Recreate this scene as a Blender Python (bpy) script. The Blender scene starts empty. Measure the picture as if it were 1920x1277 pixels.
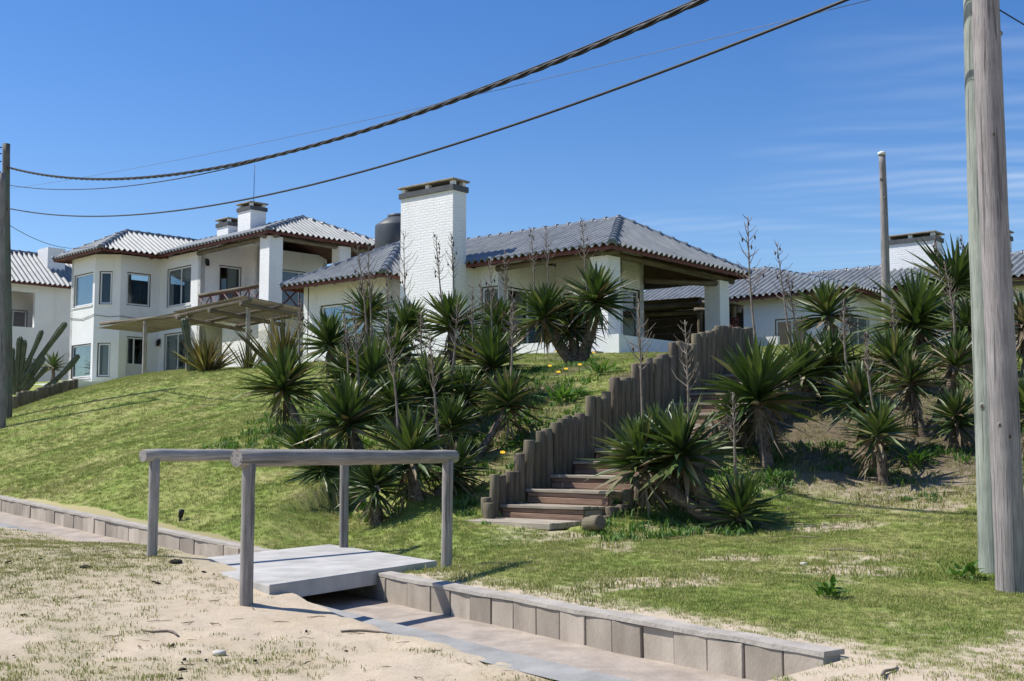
import bpy, math, random
import numpy as np
from mathutils import Vector, Matrix, Euler
R = math.radians
random.seed(7); rng = np.random.default_rng(7)
scene = bpy.context.scene
COL = scene.collection

# ------------------------------------------------------------------ camera, sky, sun, exposure
F = 2250.0; CAMZ = 1.3
PITCH = math.atan(201.5 / F)
cd = bpy.data.cameras.new('camera'); cam = bpy.data.objects.new('camera', cd); COL.objects.link(cam)
cam.location = (0, 0, CAMZ); cam.rotation_euler = (R(90) + PITCH, 0, 0)
cd.sensor_width = 36; cd.lens = F / 1920 * 36; cd.clip_start = 0.05; cd.clip_end = 3000
scene.camera = cam
SUN_EL, SUN_AZ = 53.0, 171.0            # azimuth: direction towards the sun in the xy plane, degrees from +x
sd = Vector((math.cos(R(SUN_AZ)) * math.cos(R(SUN_EL)), math.sin(R(SUN_AZ)) * math.cos(R(SUN_EL)), math.sin(R(SUN_EL))))
sl = bpy.data.lights.new('sun', 'SUN'); sl.energy = 5.0; sl.angle = R(0.53); sl.color = (1.0, 0.965, 0.90)
so = bpy.data.objects.new('sun', sl); COL.objects.link(so); so.location = (-30, 0, 40)
so.rotation_euler = (-sd).to_track_quat('-Z', 'Y').to_euler()
w = bpy.data.worlds.new('World'); scene.world = w; w.use_nodes = True
nt = w.node_tree; N = nt.nodes; LK = nt.links
bg = N['Background']; bg.inputs[1].default_value = 0.108
sky = N.new('ShaderNodeTexSky'); sky.sky_type = 'NISHITA'; sky.sun_disc = False
sky.sun_elevation = R(SUN_EL); sky.sun_rotation = R(90 - SUN_AZ)
sky.altitude = 0; sky.air_density = 1.0; sky.dust_density = 0.3; sky.ozone_density = 2.0
# thin cirrus streaks, laid on a high flat layer seen by direction
tc = N.new('ShaderNodeTexCoord'); sp = N.new('ShaderNodeSeparateXYZ'); LK.new(tc.outputs['Generated'], sp.inputs[0])
def wmath(op, a, b=None):
    m = N.new('ShaderNodeMath'); m.operation = op
    for i, v in enumerate((a, b)):
        if v is None: continue
        if isinstance(v, (int, float)): m.inputs[i].default_value = v
        else: LK.new(v, m.inputs[i])
    return m.outputs[0]
zc = wmath('MAXIMUM', wmath('ADD', sp.outputs[2], 0.05), 0.02)
cx = wmath('DIVIDE', sp.outputs[0], zc); cy = wmath('DIVIDE', sp.outputs[1], zc)
cb = N.new('ShaderNodeCombineXYZ'); LK.new(cx, cb.inputs[0]); LK.new(cy, cb.inputs[1])
mp = N.new('ShaderNodeMapping'); LK.new(cb.outputs[0], mp.inputs[0]); mp.inputs['Rotation'].default_value = (0, 0, R(8)); mp.inputs['Scale'].default_value = (0.55, 3.4, 1)
n1 = N.new('ShaderNodeTexNoise'); LK.new(mp.outputs[0], n1.inputs['Vector']); n1.inputs['Scale'].default_value = 1.1; n1.inputs['Detail'].default_value = 7; n1.inputs['Distortion'].default_value = 0.5
n2 = N.new('ShaderNodeTexNoise'); LK.new(cb.outputs[0], n2.inputs['Vector']); n2.inputs['Scale'].default_value = 0.33; n2.inputs['Detail'].default_value = 3
r1 = N.new('ShaderNodeMapRange'); LK.new(n1.outputs[0], r1.inputs[0]); r1.inputs[1].default_value = 0.40; r1.inputs[2].default_value = 0.78
r2 = N.new('ShaderNodeMapRange'); LK.new(wmath('ADD', n2.outputs[0], wmath('MULTIPLY', cx, 0.20)), r2.inputs[0]); r2.inputs[1].default_value = 0.64; r2.inputs[2].default_value = 0.98
wv = N.new('ShaderNodeTexWave'); wm = N.new('ShaderNodeMapping'); LK.new(cb.outputs[0], wm.inputs[0]); wm.inputs['Rotation'].default_value = (0, 0, R(-68)); LK.new(wm.outputs[0], wv.inputs['Vector']); wv.inputs['Scale'].default_value = 2.6; wv.inputs['Distortion'].default_value = 5.0; wv.inputs['Detail'].default_value = 4; wv.inputs['Detail Scale'].default_value = 0.8
rip = wmath('ADD', wmath('MULTIPLY', wv.outputs['Fac'], 0.55), 0.45)
cf = wmath('MULTIPLY', wmath('MULTIPLY', wmath('MULTIPLY', r1.outputs[0], r2.outputs[0]), rip), 0.70)
hs = N.new('ShaderNodeHueSaturation'); hs.inputs['Hue'].default_value = 0.512; hs.inputs['Saturation'].default_value = 1.36; hs.inputs['Value'].default_value = 1.12; LK.new(sky.outputs[0], hs.inputs['Color'])
mx = N.new('ShaderNodeMixRGB'); LK.new(cf, mx.inputs[0]); LK.new(hs.outputs[0], mx.inputs[1]); mx.inputs[2].default_value = (6.6, 7.4, 8.4, 1)
LK.new(mx.outputs[0], bg.inputs[0])
vs = scene.view_settings; vs.view_transform = 'Standard'; vs.look = 'None'; vs.exposure = 0.28; vs.gamma = 1.0; vs.use_curve_mapping = False
scene.render.resolution_x = 1024; scene.render.resolution_y = 681

# ------------------------------------------------------------------ helpers
def pix(u, v, Y):
    xr = (u - 960) / F; zr = (638.5 - v) / F
    d = (xr, math.cos(PITCH) - zr * math.sin(PITCH), math.sin(PITCH) + zr * math.cos(PITCH))
    k = Y / d[1]
    return Vector((d[0] * k, Y, CAMZ + d[2] * k))

class MB:
    def __init__(s): s.v = []; s.f = []; s.m = []; s.sm = []
    def add(s, vs, fs, mi=0, smooth=False):
        o = len(s.v); s.v += [tuple(p) for p in vs]
        for f in fs: s.f.append(tuple(i + o for i in f)); s.m.append(mi); s.sm.append(smooth)
    def box(s, lo, hi, mi=0):
        x0, y0, z0 = lo; x1, y1, z1 = hi
        s.add([(x0,y0,z0),(x1,y0,z0),(x1,y1,z0),(x0,y1,z0),(x0,y0,z1),(x1,y0,z1),(x1,y1,z1),(x0,y1,z1)],
              [(0,3,2,1),(4,5,6,7),(0,1,5,4),(1,2,6,5),(2,3,7,6),(3,0,4,7)], mi)
    def bevbox(s, lo, hi, b, mi=0):
        # box with chamfered edges
        c = [(a + d) / 2 for a, d in zip(lo, hi)]; h = [(d - a) / 2 for a, d in zip(lo, hi)]
        vs = []; idx = {}
        for sx in (-1, 1):
            for sy in (-1, 1):
                for sz in (-1, 1):
                    for ax in range(3):
                        p = [sx * (h[0] - b), sy * (h[1] - b), sz * (h[2] - b)]
                        p[ax] = (sx, sy, sz)[ax] * h[ax]
                        idx[(sx, sy, sz, ax)] = len(vs); vs.append([c[i] + p[i] for i in range(3)])
        fs = []
        for ax in range(3):
            a1, a2 = [(1,2),(2,0),(0,1)][ax]
            for sg in (-1, 1):
                q = []
                for (p1, p2) in ((-1,-1),(1,-1),(1,1),(-1,1)):
                    k = [0,0,0]; k[ax] = sg; k[a1] = p1; k[a2] = p2; q.append(idx[(k[0],k[1],k[2],ax)])
                fs.append(q if sg > 0 else q[::-1])
        for ax in range(3):
            a1, a2 = [(1,2),(2,0),(0,1)][ax]
            for s1 in (-1, 1):
                for s2 in (-1, 1):
                    k = [0,0,0]; k[a1] = s1; k[a2] = s2
                    k[ax] = -1; A = tuple(k); k[ax] = 1; B = tuple(k)
                    q = [idx[A+(a1,)], idx[B+(a1,)], idx[B+(a2,)], idx[A+(a2,)]]
                    fs.append(q if s1 * s2 < 0 else q[::-1])
        for sx in (-1, 1):
            for sy in (-1, 1):
                for sz in (-1, 1):
                    q = [idx[(sx,sy,sz,0)], idx[(sx,sy,sz,1)], idx[(sx,sy,sz,2)]]
                    fs.append(q if sx*sy*sz > 0 else q[::-1])
        s.add(vs, fs, mi)
    def tube(s, pts, rad, n=8, mi=0, cap=True, smooth=True, wob=0.0, ribs=0):
        pts = [Vector(p) for p in pts]; K = len(pts); vs = []
        if not hasattr(rad, '__len__'): rad = [rad] * K
        up = None
        for i, p in enumerate(pts):
            t = (pts[min(i+1, K-1)] - pts[max(i-1, 0)]).normalized()
            if up is None:
                up = Vector((1, 0, 0)) if abs(t.x) < 0.8 else Vector((0, 1, 0))
            a = (up - t * up.dot(t)).normalized(); b = t.cross(a); up = a
            for k in range(n):
                th = 2 * math.pi * k / n
                r = rad[i] * (1 + wob * random.uniform(-1, 1))
                if ribs: r *= 1.0 if k % 2 == 0 else 0.72
                vs.append(p + a * (math.cos(th) * r) + b * (math.sin(th) * r))
        fs = [(i*n+k, i*n+(k+1) % n, (i+1)*n+(k+1) % n, (i+1)*n+k) for i in range(K-1) for k in range(n)]
        s.add(vs, fs, mi, smooth)
        if cap:
            o = len(s.v) - len(vs)
            s.f.append(tuple(o + k for k in range(n))[::-1]); s.m.append(mi); s.sm.append(False)
            s.f.append(tuple(o + (K-1)*n + k for k in range(n))); s.m.append(mi); s.sm.append(False)
    def mesh(s, name, mats, uv=False):
        me = bpy.data.meshes.new(name); me.from_pydata(s.v, [], s.f)
        for m in (mats if isinstance(mats, (list, tuple)) else [mats]): me.materials.append(m)
        me.polygons.foreach_set('material_index', s.m); me.polygons.foreach_set('use_smooth', s.sm)
        if uv:
            l = me.uv_layers.new(name='UVMap')
            for p in me.polygons:
                n = p.normal
                if abs(n.z) < 0.7:
                    t = Vector((-n.y, n.x, 0)).normalized()
                    for li in p.loop_indices:
                        c = me.vertices[me.loops[li].vertex_index].co; l.data[li].uv = (c.dot(t), c.z)
                else:
                    for li in p.loop_indices:
                        c = me.vertices[me.loops[li].vertex_index].co; l.data[li].uv = (c.x, c.y)
        me.update(); return me
    def build(s, name, mats, parent=None, uv=False): return link(name, s.mesh(name, mats, uv), parent)

def link(name, data, parent=None, loc=None, rot=None):
    o = bpy.data.objects.new(name, data); COL.objects.link(o)
    if parent: o.parent = parent
    if loc is not None: o.location = loc
    if rot is not None: o.rotation_euler = rot
    return o
def tag(o, label=None, cat=None, group=None, kind=None):
    if label: o['label'] = label
    if cat: o['category'] = cat
    if group: o['group'] = group
    if kind: o['kind'] = kind
    return o
def thing(name, label, cat, loc=(0,0,0), rz=0, group=None):
    return tag(link(name, None, None, loc, (0, 0, rz)), label, cat, group)

# ------------------------------------------------------------------ materials
def newmat(name):
    m = bpy.data.materials.new(name); m.use_nodes = True
    return m, m.node_tree.nodes, m.node_tree.links, m.node_tree.nodes['Principled BSDF']
def ramp(N, stops):
    r = N.new('ShaderNodeValToRGB'); e = r.color_ramp.elements
    while len(e) < len(stops): e.new(0.5)
    for q, (p, c) in zip(e, stops): q.position = p; q.color = (*c, 1)
    return r
def mixc(N, L, fac, a, b, mode='MIX'):
    m = N.new('ShaderNodeMixRGB'); m.blend_type = mode
    for i, v in enumerate((fac, a, b)):
        if isinstance(v, (int, float)): m.inputs[i].default_value = v
        elif isinstance(v, tuple): m.inputs[i].default_value = (*v, 1)
        else: L.new(v, m.inputs[i])
    return m.outputs[0]
def noise(N, L, vec, scale, detail=5, rough=0.55, dist=0.0):
    n = N.new('ShaderNodeTexNoise'); n.inputs['Scale'].default_value = scale; n.inputs['Detail'].default_value = detail
    n.inputs['Roughness'].default_value = rough; n.inputs['Distortion'].default_value = dist
    if vec is not None: L.new(vec, n.inputs['Vector'])
    return n.outputs[0]
def coords(N, L, kind='Object', scale=(1,1,1)):
    if kind == 'World': o = N.new('ShaderNodeNewGeometry').outputs['Position']
    else: o = N.new('ShaderNodeTexCoord').outputs[kind]
    if scale != (1,1,1):
        m = N.new('ShaderNodeMapping'); m.inputs['Scale'].default_value = scale; L.new(o, m.inputs[0]); o = m.outputs[0]
    return o
def bump(N, L, b, h, strength, dist):
    n = N.new('ShaderNodeBump'); n.inputs['Strength'].default_value = strength; n.inputs['Distance'].default_value = dist
    L.new(h, n.inputs['Height']); L.new(n.outputs[0], b.inputs['Normal']); return n
def simple(name, c1, c2, scale=4, rough=0.8, bstr=0.2, bdist=0.01, st=(1,1,1), kind='Object', bscale=None, spec=0.3, metal=0.0, objrand=0.0, lo=0.3, hi=0.7):
    m, N, L, b = newmat(name); v = coords(N, L, kind, st)
    if objrand:
        oi = N.new('ShaderNodeObjectInfo'); va = N.new('ShaderNodeVectorMath'); va.operation = 'ADD'; L.new(v, va.inputs[0])
        sc = N.new('ShaderNodeVectorMath'); sc.operation = 'SCALE'; sc.inputs['Scale'].default_value = 37.0
        cbn = N.new('ShaderNodeCombineXYZ'); [L.new(oi.outputs['Random'], cbn.inputs[i]) for i in range(3)]
        L.new(cbn.outputs[0], sc.inputs[0]); L.new(sc.outputs[0], va.inputs[1]); v = va.outputs[0]
    h = noise(N, L, v, scale, 6); r = ramp(N, [(lo, c1), (hi, c2)]); L.new(h, r.inputs[0]); col = r.outputs[0]
    if objrand:
        hv = N.new('ShaderNodeHueSaturation'); L.new(col, hv.inputs['Color'])
        mr = N.new('ShaderNodeMapRange'); L.new(oi.outputs['Random'], mr.inputs[0]); mr.inputs[3].default_value = 1 - objrand; mr.inputs[4].default_value = 1 + objrand
        L.new(mr.outputs[0], hv.inputs['Value']); col = hv.outputs[0]
    L.new(col, b.inputs['Base Color']); b.inputs['Roughness'].default_value = rough; b.inputs['Specular IOR Level'].default_value = spec; b.inputs['Metallic'].default_value = metal
    if bstr: bump(N, L, b, noise(N, L, v, bscale or scale * 3, 5), bstr, bdist)
    return m
def brickpaint(name, col=(0.83, 0.83, 0.82), dirt=(0.60, 0.58, 0.53), depth=0.011):
    m, N, L, b = newmat(name); uv = coords(N, L, 'UV'); ob = coords(N, L, 'Object')
    nv = N.new('ShaderNodeTexNoise'); nv.inputs['Scale'].default_value = 3.0; nv.inputs['Detail'].default_value = 4; L.new(uv, nv.inputs['Vector'])
    ds = N.new('ShaderNodeVectorMath'); ds.operation = 'MULTIPLY_ADD'; L.new(nv.outputs['Color'], ds.inputs[0]); ds.inputs[1].default_value = (0.11, 0.075, 0); L.new(uv, ds.inputs[2])
    br = N.new('ShaderNodeTexBrick'); L.new(ds.outputs[0], br.inputs['Vector']); br.inputs['Scale'].default_value = 1
    br.inputs['Brick Width'].default_value = 0.25; br.inputs['Row Height'].default_value = 0.078; br.inputs['Mortar Size'].default_value = 0.011; br.inputs['Mortar Smooth'].default_value = 0.8
    br.inputs['Color1'].default_value = (1,1,1,1); br.inputs['Color2'].default_value = (0.72,0.72,0.72,1); br.inputs['Mortar'].default_value = (0,0,0,1)
    fine = noise(N, L, ob, 18, 5); big = noise(N, L, ob, 0.8, 5); streak = noise(N, L, coords(N, L, 'Object', (3.0, 3.0, 0.5)), 1.0, 5)
    c = mixc(N, L, 0.05, col, br.outputs['Color'], 'MULTIPLY')
    r = ramp(N, [(0.56, (0,0,0)), (0.82, (0.40,0.40,0.40))]); L.new(streak, r.inputs[0])
    c = mixc(N, L, r.outputs[0], c, dirt)
    r2 = ramp(N, [(0.35, (0.93,0.93,0.93)), (0.65, (1,1,1))]); L.new(big, r2.inputs[0]); c = mixc(N, L, 1.0, c, r2.outputs[0], 'MULTIPLY')
    L.new(c, b.inputs['Base Color']); b.inputs['Roughness'].default_value = 0.75; b.inputs['Specular IOR Level'].default_value = 0.25
    mid = noise(N, L, coords(N, L, 'Object', (5, 5, 14)), 1.0, 4); h = mixc(N, L, 0.45, mixc(N, L, 0.35, br.outputs['Color'], fine), mid); bump(N, L, b, h, 0.95, depth*1.5)
    return m
def wood(name, c1, c2, c3=None, rough=0.8, grain=26, green=None, axis='Z', bs=0.5):
    m, N, L, b = newmat(name); st = {'Z': (1,1,0.06), 'X': (0.06,1,1), 'Y': (1,0.06,1)}[axis]
    oi = N.new('ShaderNodeObjectInfo'); base = N.new('ShaderNodeTexCoord').outputs['Object']
    va = N.new('ShaderNodeVectorMath'); va.operation = 'ADD'; L.new(base, va.inputs[0])
    cbn = N.new('ShaderNodeCombineXYZ'); mu = N.new('ShaderNodeMath'); mu.operation = 'MULTIPLY'; mu.inputs[1].default_value = 41.0; L.new(oi.outputs['Random'], mu.inputs[0])
    [L.new(mu.outputs[0], cbn.inputs[i]) for i in range(3)]; L.new(cbn.outputs[0], va.inputs[1])
    mpn = N.new('ShaderNodeMapping'); mpn.inputs['Scale'].default_value = st; L.new(va.outputs[0], mpn.inputs[0]); v = mpn.outputs[0]
    g = noise(N, L, v, grain, 8, 0.65); big = noise(N, L, va.outputs[0], 2.2, 4)
    r = ramp(N, [(0.30, c1), (0.62, c2)] + ([(0.85, c3)] if c3 else [])); L.new(g, r.inputs[0]); c = r.outputs[0]
    r2 = ramp(N, [(0.35, (0.72,0.72,0.72)), (0.7, (1.12,1.1,1.08))]); L.new(big, r2.inputs[0]); c = mixc(N, L, 0.8, c, r2.outputs[0], 'MULTIPLY')
    mp2 = N.new('ShaderNodeMapping'); mp2.inputs['Scale'].default_value = tuple(0.022 if q < 1 else 1 for q in st); L.new(va.outputs[0], mp2.inputs[0]); crk = noise(N, L, mp2.outputs[0], grain * 0.55, 3, 0.4); r3 = ramp(N, [(0.355, (1,1,1)), (0.385, (0,0,0))]); L.new(crk, r3.inputs[0])
    c = mixc(N, L, mixc(N, L, 1.0, r3.outputs[0], (0.6,0.6,0.6), 'MULTIPLY'), c, tuple(x * 0.35 for x in c1))
    if green:
        gm = noise(N, L, va.outputs[0], 1.3, 3); r4 = ramp(N, [(0.4, (0,0,0)), (0.6, (1,1,1))]); L.new(gm, r4.inputs[0]); c = mixc(N, L, r4.outputs[0], c, mixc(N, L, 0.6, c, green))
    hv = N.new('ShaderNodeHueSaturation'); L.new(c, hv.inputs['Color']); mr = N.new('ShaderNodeMapRange'); L.new(oi.outputs['Random'], mr.inputs[0]); mr.inputs[3].default_value = 0.82; mr.inputs[4].default_value = 1.16; L.new(mr.outputs[0], hv.inputs['Value'])
    L.new(hv.outputs[0], b.inputs['Base Color']); b.inputs['Roughness'].default_value = rough; b.inputs['Specular IOR Level'].default_value = 0.25
    h = mixc(N, L, 0.5, g, r3.outputs[0], 'SUBTRACT'); bump(N, L, b, h, bs, 0.008)
    return m
M = {}
M['white'] = brickpaint('white_painted_brick')
M['plaster'] = simple('white_plaster', (0.72,0.72,0.70), (0.82,0.82,0.80), 3, 0.8, 0.35, 0.006, bscale=30)
M['roof'] = simple('fibre_cement_roof', (0.165,0.178,0.183), (0.285,0.295,0.293), 2.2, 0.55, 0.15, 0.004, bscale=40, spec=0.4)
M['ridge'] = simple('painted_ridge_tile', (0.085,0.105,0.13), (0.15,0.175,0.205), 3, 0.45, 0.1, 0.003, spec=0.5, objrand=0.15)
M['soffit'] = simple('soffit_boards', (0.075,0.032,0.022), (0.13,0.06,0.04), 3, 0.7, 0.2, 0.004, st=(1,1,8))
M['fascia'] = simple('maroon_fascia', (0.10,0.028,0.02), (0.17,0.055,0.04), 4, 0.6, 0.2, 0.004)
M['maroon'] = simple('maroon_painted_wood', (0.075,0.018,0.02), (0.12,0.03,0.03), 5, 0.55, 0.2, 0.003)
M['darkband'] = simple('slate_grey_brick_band', (0.06,0.065,0.07), (0.10,0.105,0.11), 6, 0.7, 0.4, 0.01)
M['frame'] = simple('white_aluminium', (0.66,0.66,0.66), (0.74,0.74,0.74), 3, 0.4, 0.0, spec=0.5)
M['black'] = simple('black_seal', (0.012,0.012,0.014), (0.02,0.02,0.022), 5, 0.5, 0)
M['curtain'] = simple('pale_curtain', (0.50,0.51,0.52), (0.66,0.67,0.67), 6, 0.9, 0.5, 0.02, st=(5,5,0.1))
M['tank'] = simple('dark_grey_plastic_tank', (0.05,0.058,0.065), (0.075,0.082,0.09), 2, 0.5, 0.1, 0.004)
M['concrete'] = simple('pale_concrete', (0.33,0.32,0.295), (0.52,0.50,0.465), 3.0, 0.85, 0.4, 0.006, kind='World', bscale=45, spec=0.2)
M['kerb'] = simple('worn_kerb_concrete', (0.23,0.225,0.21), (0.36,0.35,0.325), 3.0, 0.9, 0.5, 0.008, kind='World', bscale=35, spec=0.2)
M['bed'] = simple('channel_concrete', (0.30,0.25,0.205), (0.44,0.375,0.31), 5, 0.9, 0.6, 0.012, kind='World', bscale=22, spec=0.15)
M['block'] = simple('concrete_block', (0.29,0.245,0.195), (0.46,0.40,0.325), 4, 0.92, 0.6, 0.006, bscale=60, spec=0.15, objrand=0.24, st=(1,1,.45))
M['mortar'] = simple('mortar_cap', (0.31,0.28,0.24), (0.45,0.41,0.355), 5, 0.92, 0.7, 0.012, kind='World', bscale=30, spec=0.15)
M['cap'] = simple('chimney_cap_stone', (0.20,0.17,0.14), (0.33,0.29,0.24), 5, 0.9, 0.5, 0.01)
M['log'] = wood('weathered_grey_log', (0.19,0.175,0.16), (0.37,0.345,0.315), (0.50,0.465,0.425), grain=55)
M['palisade'] = wood('old_treated_log', (0.09,0.068,0.047), (0.23,0.185,0.135), (0.36,0.30,0.23), green=(0.15,0.14,0.085), grain=55, bs=0.9)
M['polegrey'] = wood('grey_utility_pole', (0.17,0.15,0.145), (0.31,0.285,0.275), (0.40,0.38,0.37), grain=70, bs=1.0)
M['polegreen'] = wood('green_treated_pole', (0.22,0.245,0.205), (0.37,0.40,0.345), (0.46,0.48,0.43), grain=60, bs=1.0)
M['poledark'] = wood('brown_utility_pole', (0.09,0.085,0.07), (0.18,0.165,0.14), (0.24,0.22,0.20), green=(0.10,0.15,0.11))
M['beam'] = wood('weathered_round_beam', (0.10,0.085,0.065), (0.21,0.18,0.14), (0.29,0.25,0.20), axis='X')
M['slat'] = wood('pergola_slat', (0.25,0.20,0.14), (0.42,0.36,0.26), (0.50,0.45,0.34), axis='X')
M['tread'] = wood('grey_step_board', (0.26,0.22,0.17), (0.44,0.385,0.30), (0.52,0.47,0.38), axis='X')
M['riser'] = wood('red_brown_step_board', (0.17,0.105,0.075), (0.33,0.215,0.155), (0.42,0.30,0.225), axis='X')
M['darkwood'] = wood('dark_plank', (0.035,0.026,0.02), (0.075,0.055,0.042), axis='X')
M['wire'] = simple('black_cable', (0.012,0.012,0.013), (0.03,0.03,0.032), 8, 0.45, 0)
M['wiregrey'] = simple('grey_cable', (0.09,0.09,0.095), (0.16,0.16,0.165), 8, 0.4, 0)
M['metal'] = simple('grey_metal', (0.35,0.36,0.38), (0.45,0.46,0.48), 5, 0.4, 0, metal=0.6)
M['bark'] = simple('yucca_bark', (0.10,0.075,0.055), (0.26,0.21,0.16), 14, 0.95, 1.0, 0.03, st=(1,1,1.6), bscale=26, spec=0.1)
M['stalk'] = simple('dry_flower_stalk', (0.15,0.115,0.09), (0.31,0.265,0.22), 12, 0.9, 0.3, 0.004, spec=0.1)
M['pod'] = simple('dry_seed_pod', (0.05,0.035,0.025), (0.11,0.08,0.06), 20, 0.9, 0)
M['clod'] = simple('dark_clod', (0.025,0.02,0.016), (0.06,0.05,0.04), 20, 0.95, 0.8, 0.02)
M['stone'] = simple('pale_stone', (0.45,0.42,0.36), (0.6,0.57,0.5), 12, 0.9, 0.5, 0.01)
M['yellow'] = simple('yellow_petal', (0.75,0.42,0.01), (0.85,0.55,0.02), 10, 0.7, 0)
M['greenroof'] = simple('green_sheet_roof', (0.04,0.13,0.10), (0.06,0.17,0.13), 3, 0.5, 0)

def leafmat(name, stops, rough=0.38, spec=0.5, trans=0.12, sc=3):
    m, N, L, b = newmat(name)
    at = N.new('ShaderNodeAttribute'); at.attribute_name = 'rnd'; oi = N.new('ShaderNodeObjectInfo')
    ad = N.new('ShaderNodeMath'); ad.operation = 'ADD'; L.new(at.outputs['Fac'], ad.inputs[0]); L.new(oi.outputs['Random'], ad.inputs[1])
    fr = N.new('ShaderNodeMath'); fr.operation = 'FRACT'; L.new(ad.outputs[0], fr.inputs[0])
    r = ramp(N, stops); L.new(fr.outputs[0], r.inputs[0])
    n = noise(N, L, coords(N, L, 'World'), sc, 4); r2 = ramp(N, [(0.3, (0.75,0.75,0.75)), (0.7, (1.2,1.2,1.2))]); L.new(n, r2.inputs[0])
    c = mixc(N, L, 1.0, r.outputs[0], r2.outputs[0], 'MULTIPLY'); L.new(c, b.inputs['Base Color'])
    b.inputs['Roughness'].default_value = rough; b.inputs['Specular IOR Level'].default_value = spec
    if trans:
        tr = N.new('ShaderNodeBsdfTranslucent'); L.new(mixc(N, L, 1.0, c, (1.3,1.5,0.6), 'MULTIPLY'), tr.inputs[0])
        ms = N.new('ShaderNodeMixShader'); ms.inputs[0].default_value = trans; L.new(b.outputs[0], ms.inputs[1]); L.new(tr.outputs[0], ms.inputs[2])
        L.new(ms.outputs[0], N['Material Output'].inputs[0])
    return m
M['leaf'] = leafmat('yucca_leaf', [(0.0,(0.032,0.060,0.016)), (0.4,(0.062,0.104,0.028)), (0.75,(0.105,0.146,0.042)), (0.93,(0.17,0.19,0.07)), (1.0,(0.27,0.23,0.11))], rough=0.46, spec=0.42)
M['dead'] = leafmat('dead_yucca_leaf', [(0.0,(0.11,0.08,0.05)), (0.5,(0.22,0.17,0.11)), (1.0,(0.32,0.27,0.19))], 0.85, 0.15, 0.08)
M['flax'] = leafmat('bronze_flax_leaf', [(0.0,(0.045,0.05,0.02)), (0.35,(0.10,0.09,0.03)), (0.6,(0.15,0.10,0.05)), (0.8,(0.25,0.19,0.05)), (1.0,(0.33,0.27,0.16))], 0.5, 0.35, 0.15)
M['weed'] = leafmat('weed_leaf', [(0.0,(0.05,0.115,0.022)), (0.6,(0.095,0.185,0.04)), (1.0,(0.15,0.23,0.07))], 0.6, 0.3, 0.25)
M['cactus'] = simple('cactus_skin', (0.055,0.07,0.045), (0.115,0.13,0.085), 5, 0.6, 0.3, 0.01)
def glassmat():
    m, N, L, b = newmat('window_glass'); N.remove(b)
    fz = N.new('ShaderNodeFresnel'); fz.inputs[0].default_value = 1.55
    tr = N.new('ShaderNodeBsdfTransparent'); tr.inputs[0].default_value = (0.72,0.76,0.76,1); gl = N.new('ShaderNodeBsdfGlossy'); gl.inputs['Roughness'].default_value = 0.03; gl.inputs[0].default_value = (0.9,0.95,1,1)
    a = N.new('ShaderNodeMath'); a.operation = 'MULTIPLY_ADD'; L.new(fz.outputs[0], a.inputs[0]); a.inputs[1].default_value = 0.65; a.inputs[2].default_value = 0.015
    ms = N.new('ShaderNodeMixShader'); L.new(a.outputs[0], ms.inputs[0]); L.new(tr.outputs[0], ms.inputs[1]); L.new(gl.outputs[0], ms.inputs[2]); L.new(ms.outputs[0], N['Material Output'].inputs[0])
    return m
M['glass'] = glassmat()
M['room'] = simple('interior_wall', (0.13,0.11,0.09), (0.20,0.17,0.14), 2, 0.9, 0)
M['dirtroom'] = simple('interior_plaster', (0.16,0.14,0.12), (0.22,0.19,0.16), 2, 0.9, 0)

# ------------------------------------------------------------------ terrain heights
class TPS:
    def __init__(s, pts, lam=0.02):
        P = np.array(pts, float); s.p = P[:, :2]; n = len(P)
        K = s.U(s.p, s.p) + lam * np.eye(n); Q = np.c_[np.ones(n), s.p]
        A = np.block([[K, Q], [Q.T, np.zeros((3,3))]]); s.w = np.linalg.solve(A, np.r_[P[:, 2], 0, 0, 0])
    @staticmethod
    def U(a, b):
        r2 = ((a[:, None, :] - b[None]) ** 2).sum(-1) + 1e-9; return 0.5 * r2 * np.log(r2) * 0.01
    def __call__(s, xy):
        xy = np.asarray(xy, float); out = np.empty(len(xy))
        for i in range(0, len(xy), 20000):
            q = xy[i:i+20000]; out[i:i+20000] = s.U(q, s.p) @ s.w[:-3] + np.c_[np.ones(len(q)), q] @ s.w[-3:]
        return out
def vnoise(x, y, s, seed=0):
    x = np.asarray(x) * s; y = np.asarray(y) * s
    def h(i, j):
        a = np.sin(i * 127.1 + j * 311.7 + seed * 74.7) * 43758.5453; return a - np.floor(a)
    i = np.floor(x); j = np.floor(y); fx = x - i; fy = y - j; fx = fx*fx*(3-2*fx); fy = fy*fy*(3-2*fy)
    return (h(i,j)*(1-fx)+h(i+1,j)*fx)*(1-fy) + (h(i,j+1)*(1-fx)+h(i+1,j+1)*fx)*fy
def fbm(x, y, s, seed=0, o=3): return sum(vnoise(x, y, s * 2**k, seed + k) * 0.5**k for k in range(o)) / sum(0.5**k for k in range(o))

# channel wall: front face polyline (x, y, z of its top)
WALL = np.array([(14.0,-10.0,.16),(4.6,2.9,.16),(1.79,6.8,.16),(1.25,7.52,.16),(.75,8.19,.16),(.16,9.07,.16),(-.68,10.26,.16),(-3.17,14.0,.17),(-7.07,18.6,.38),(-9.2,21.3,.47),(-13.5,27.0,.62),(-60.0,84.0,1.5)])
seg = np.r_[0, np.cumsum(np.hypot(*np.diff(WALL[:, :2], axis=0).T))]
S0 = seg[6]
def wallpt(s):      # s measured from the bridge end, positive to the left and away
    s = np.asarray(s, float) + S0
    return np.stack([np.interp(s, seg, WALL[:, k]) for k in range(3)], -1)
S_END = seg[2] - S0 + 0.06        # right end of the block wall
NRM = np.array([0.832, 0.555])   # towards the lawn
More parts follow.
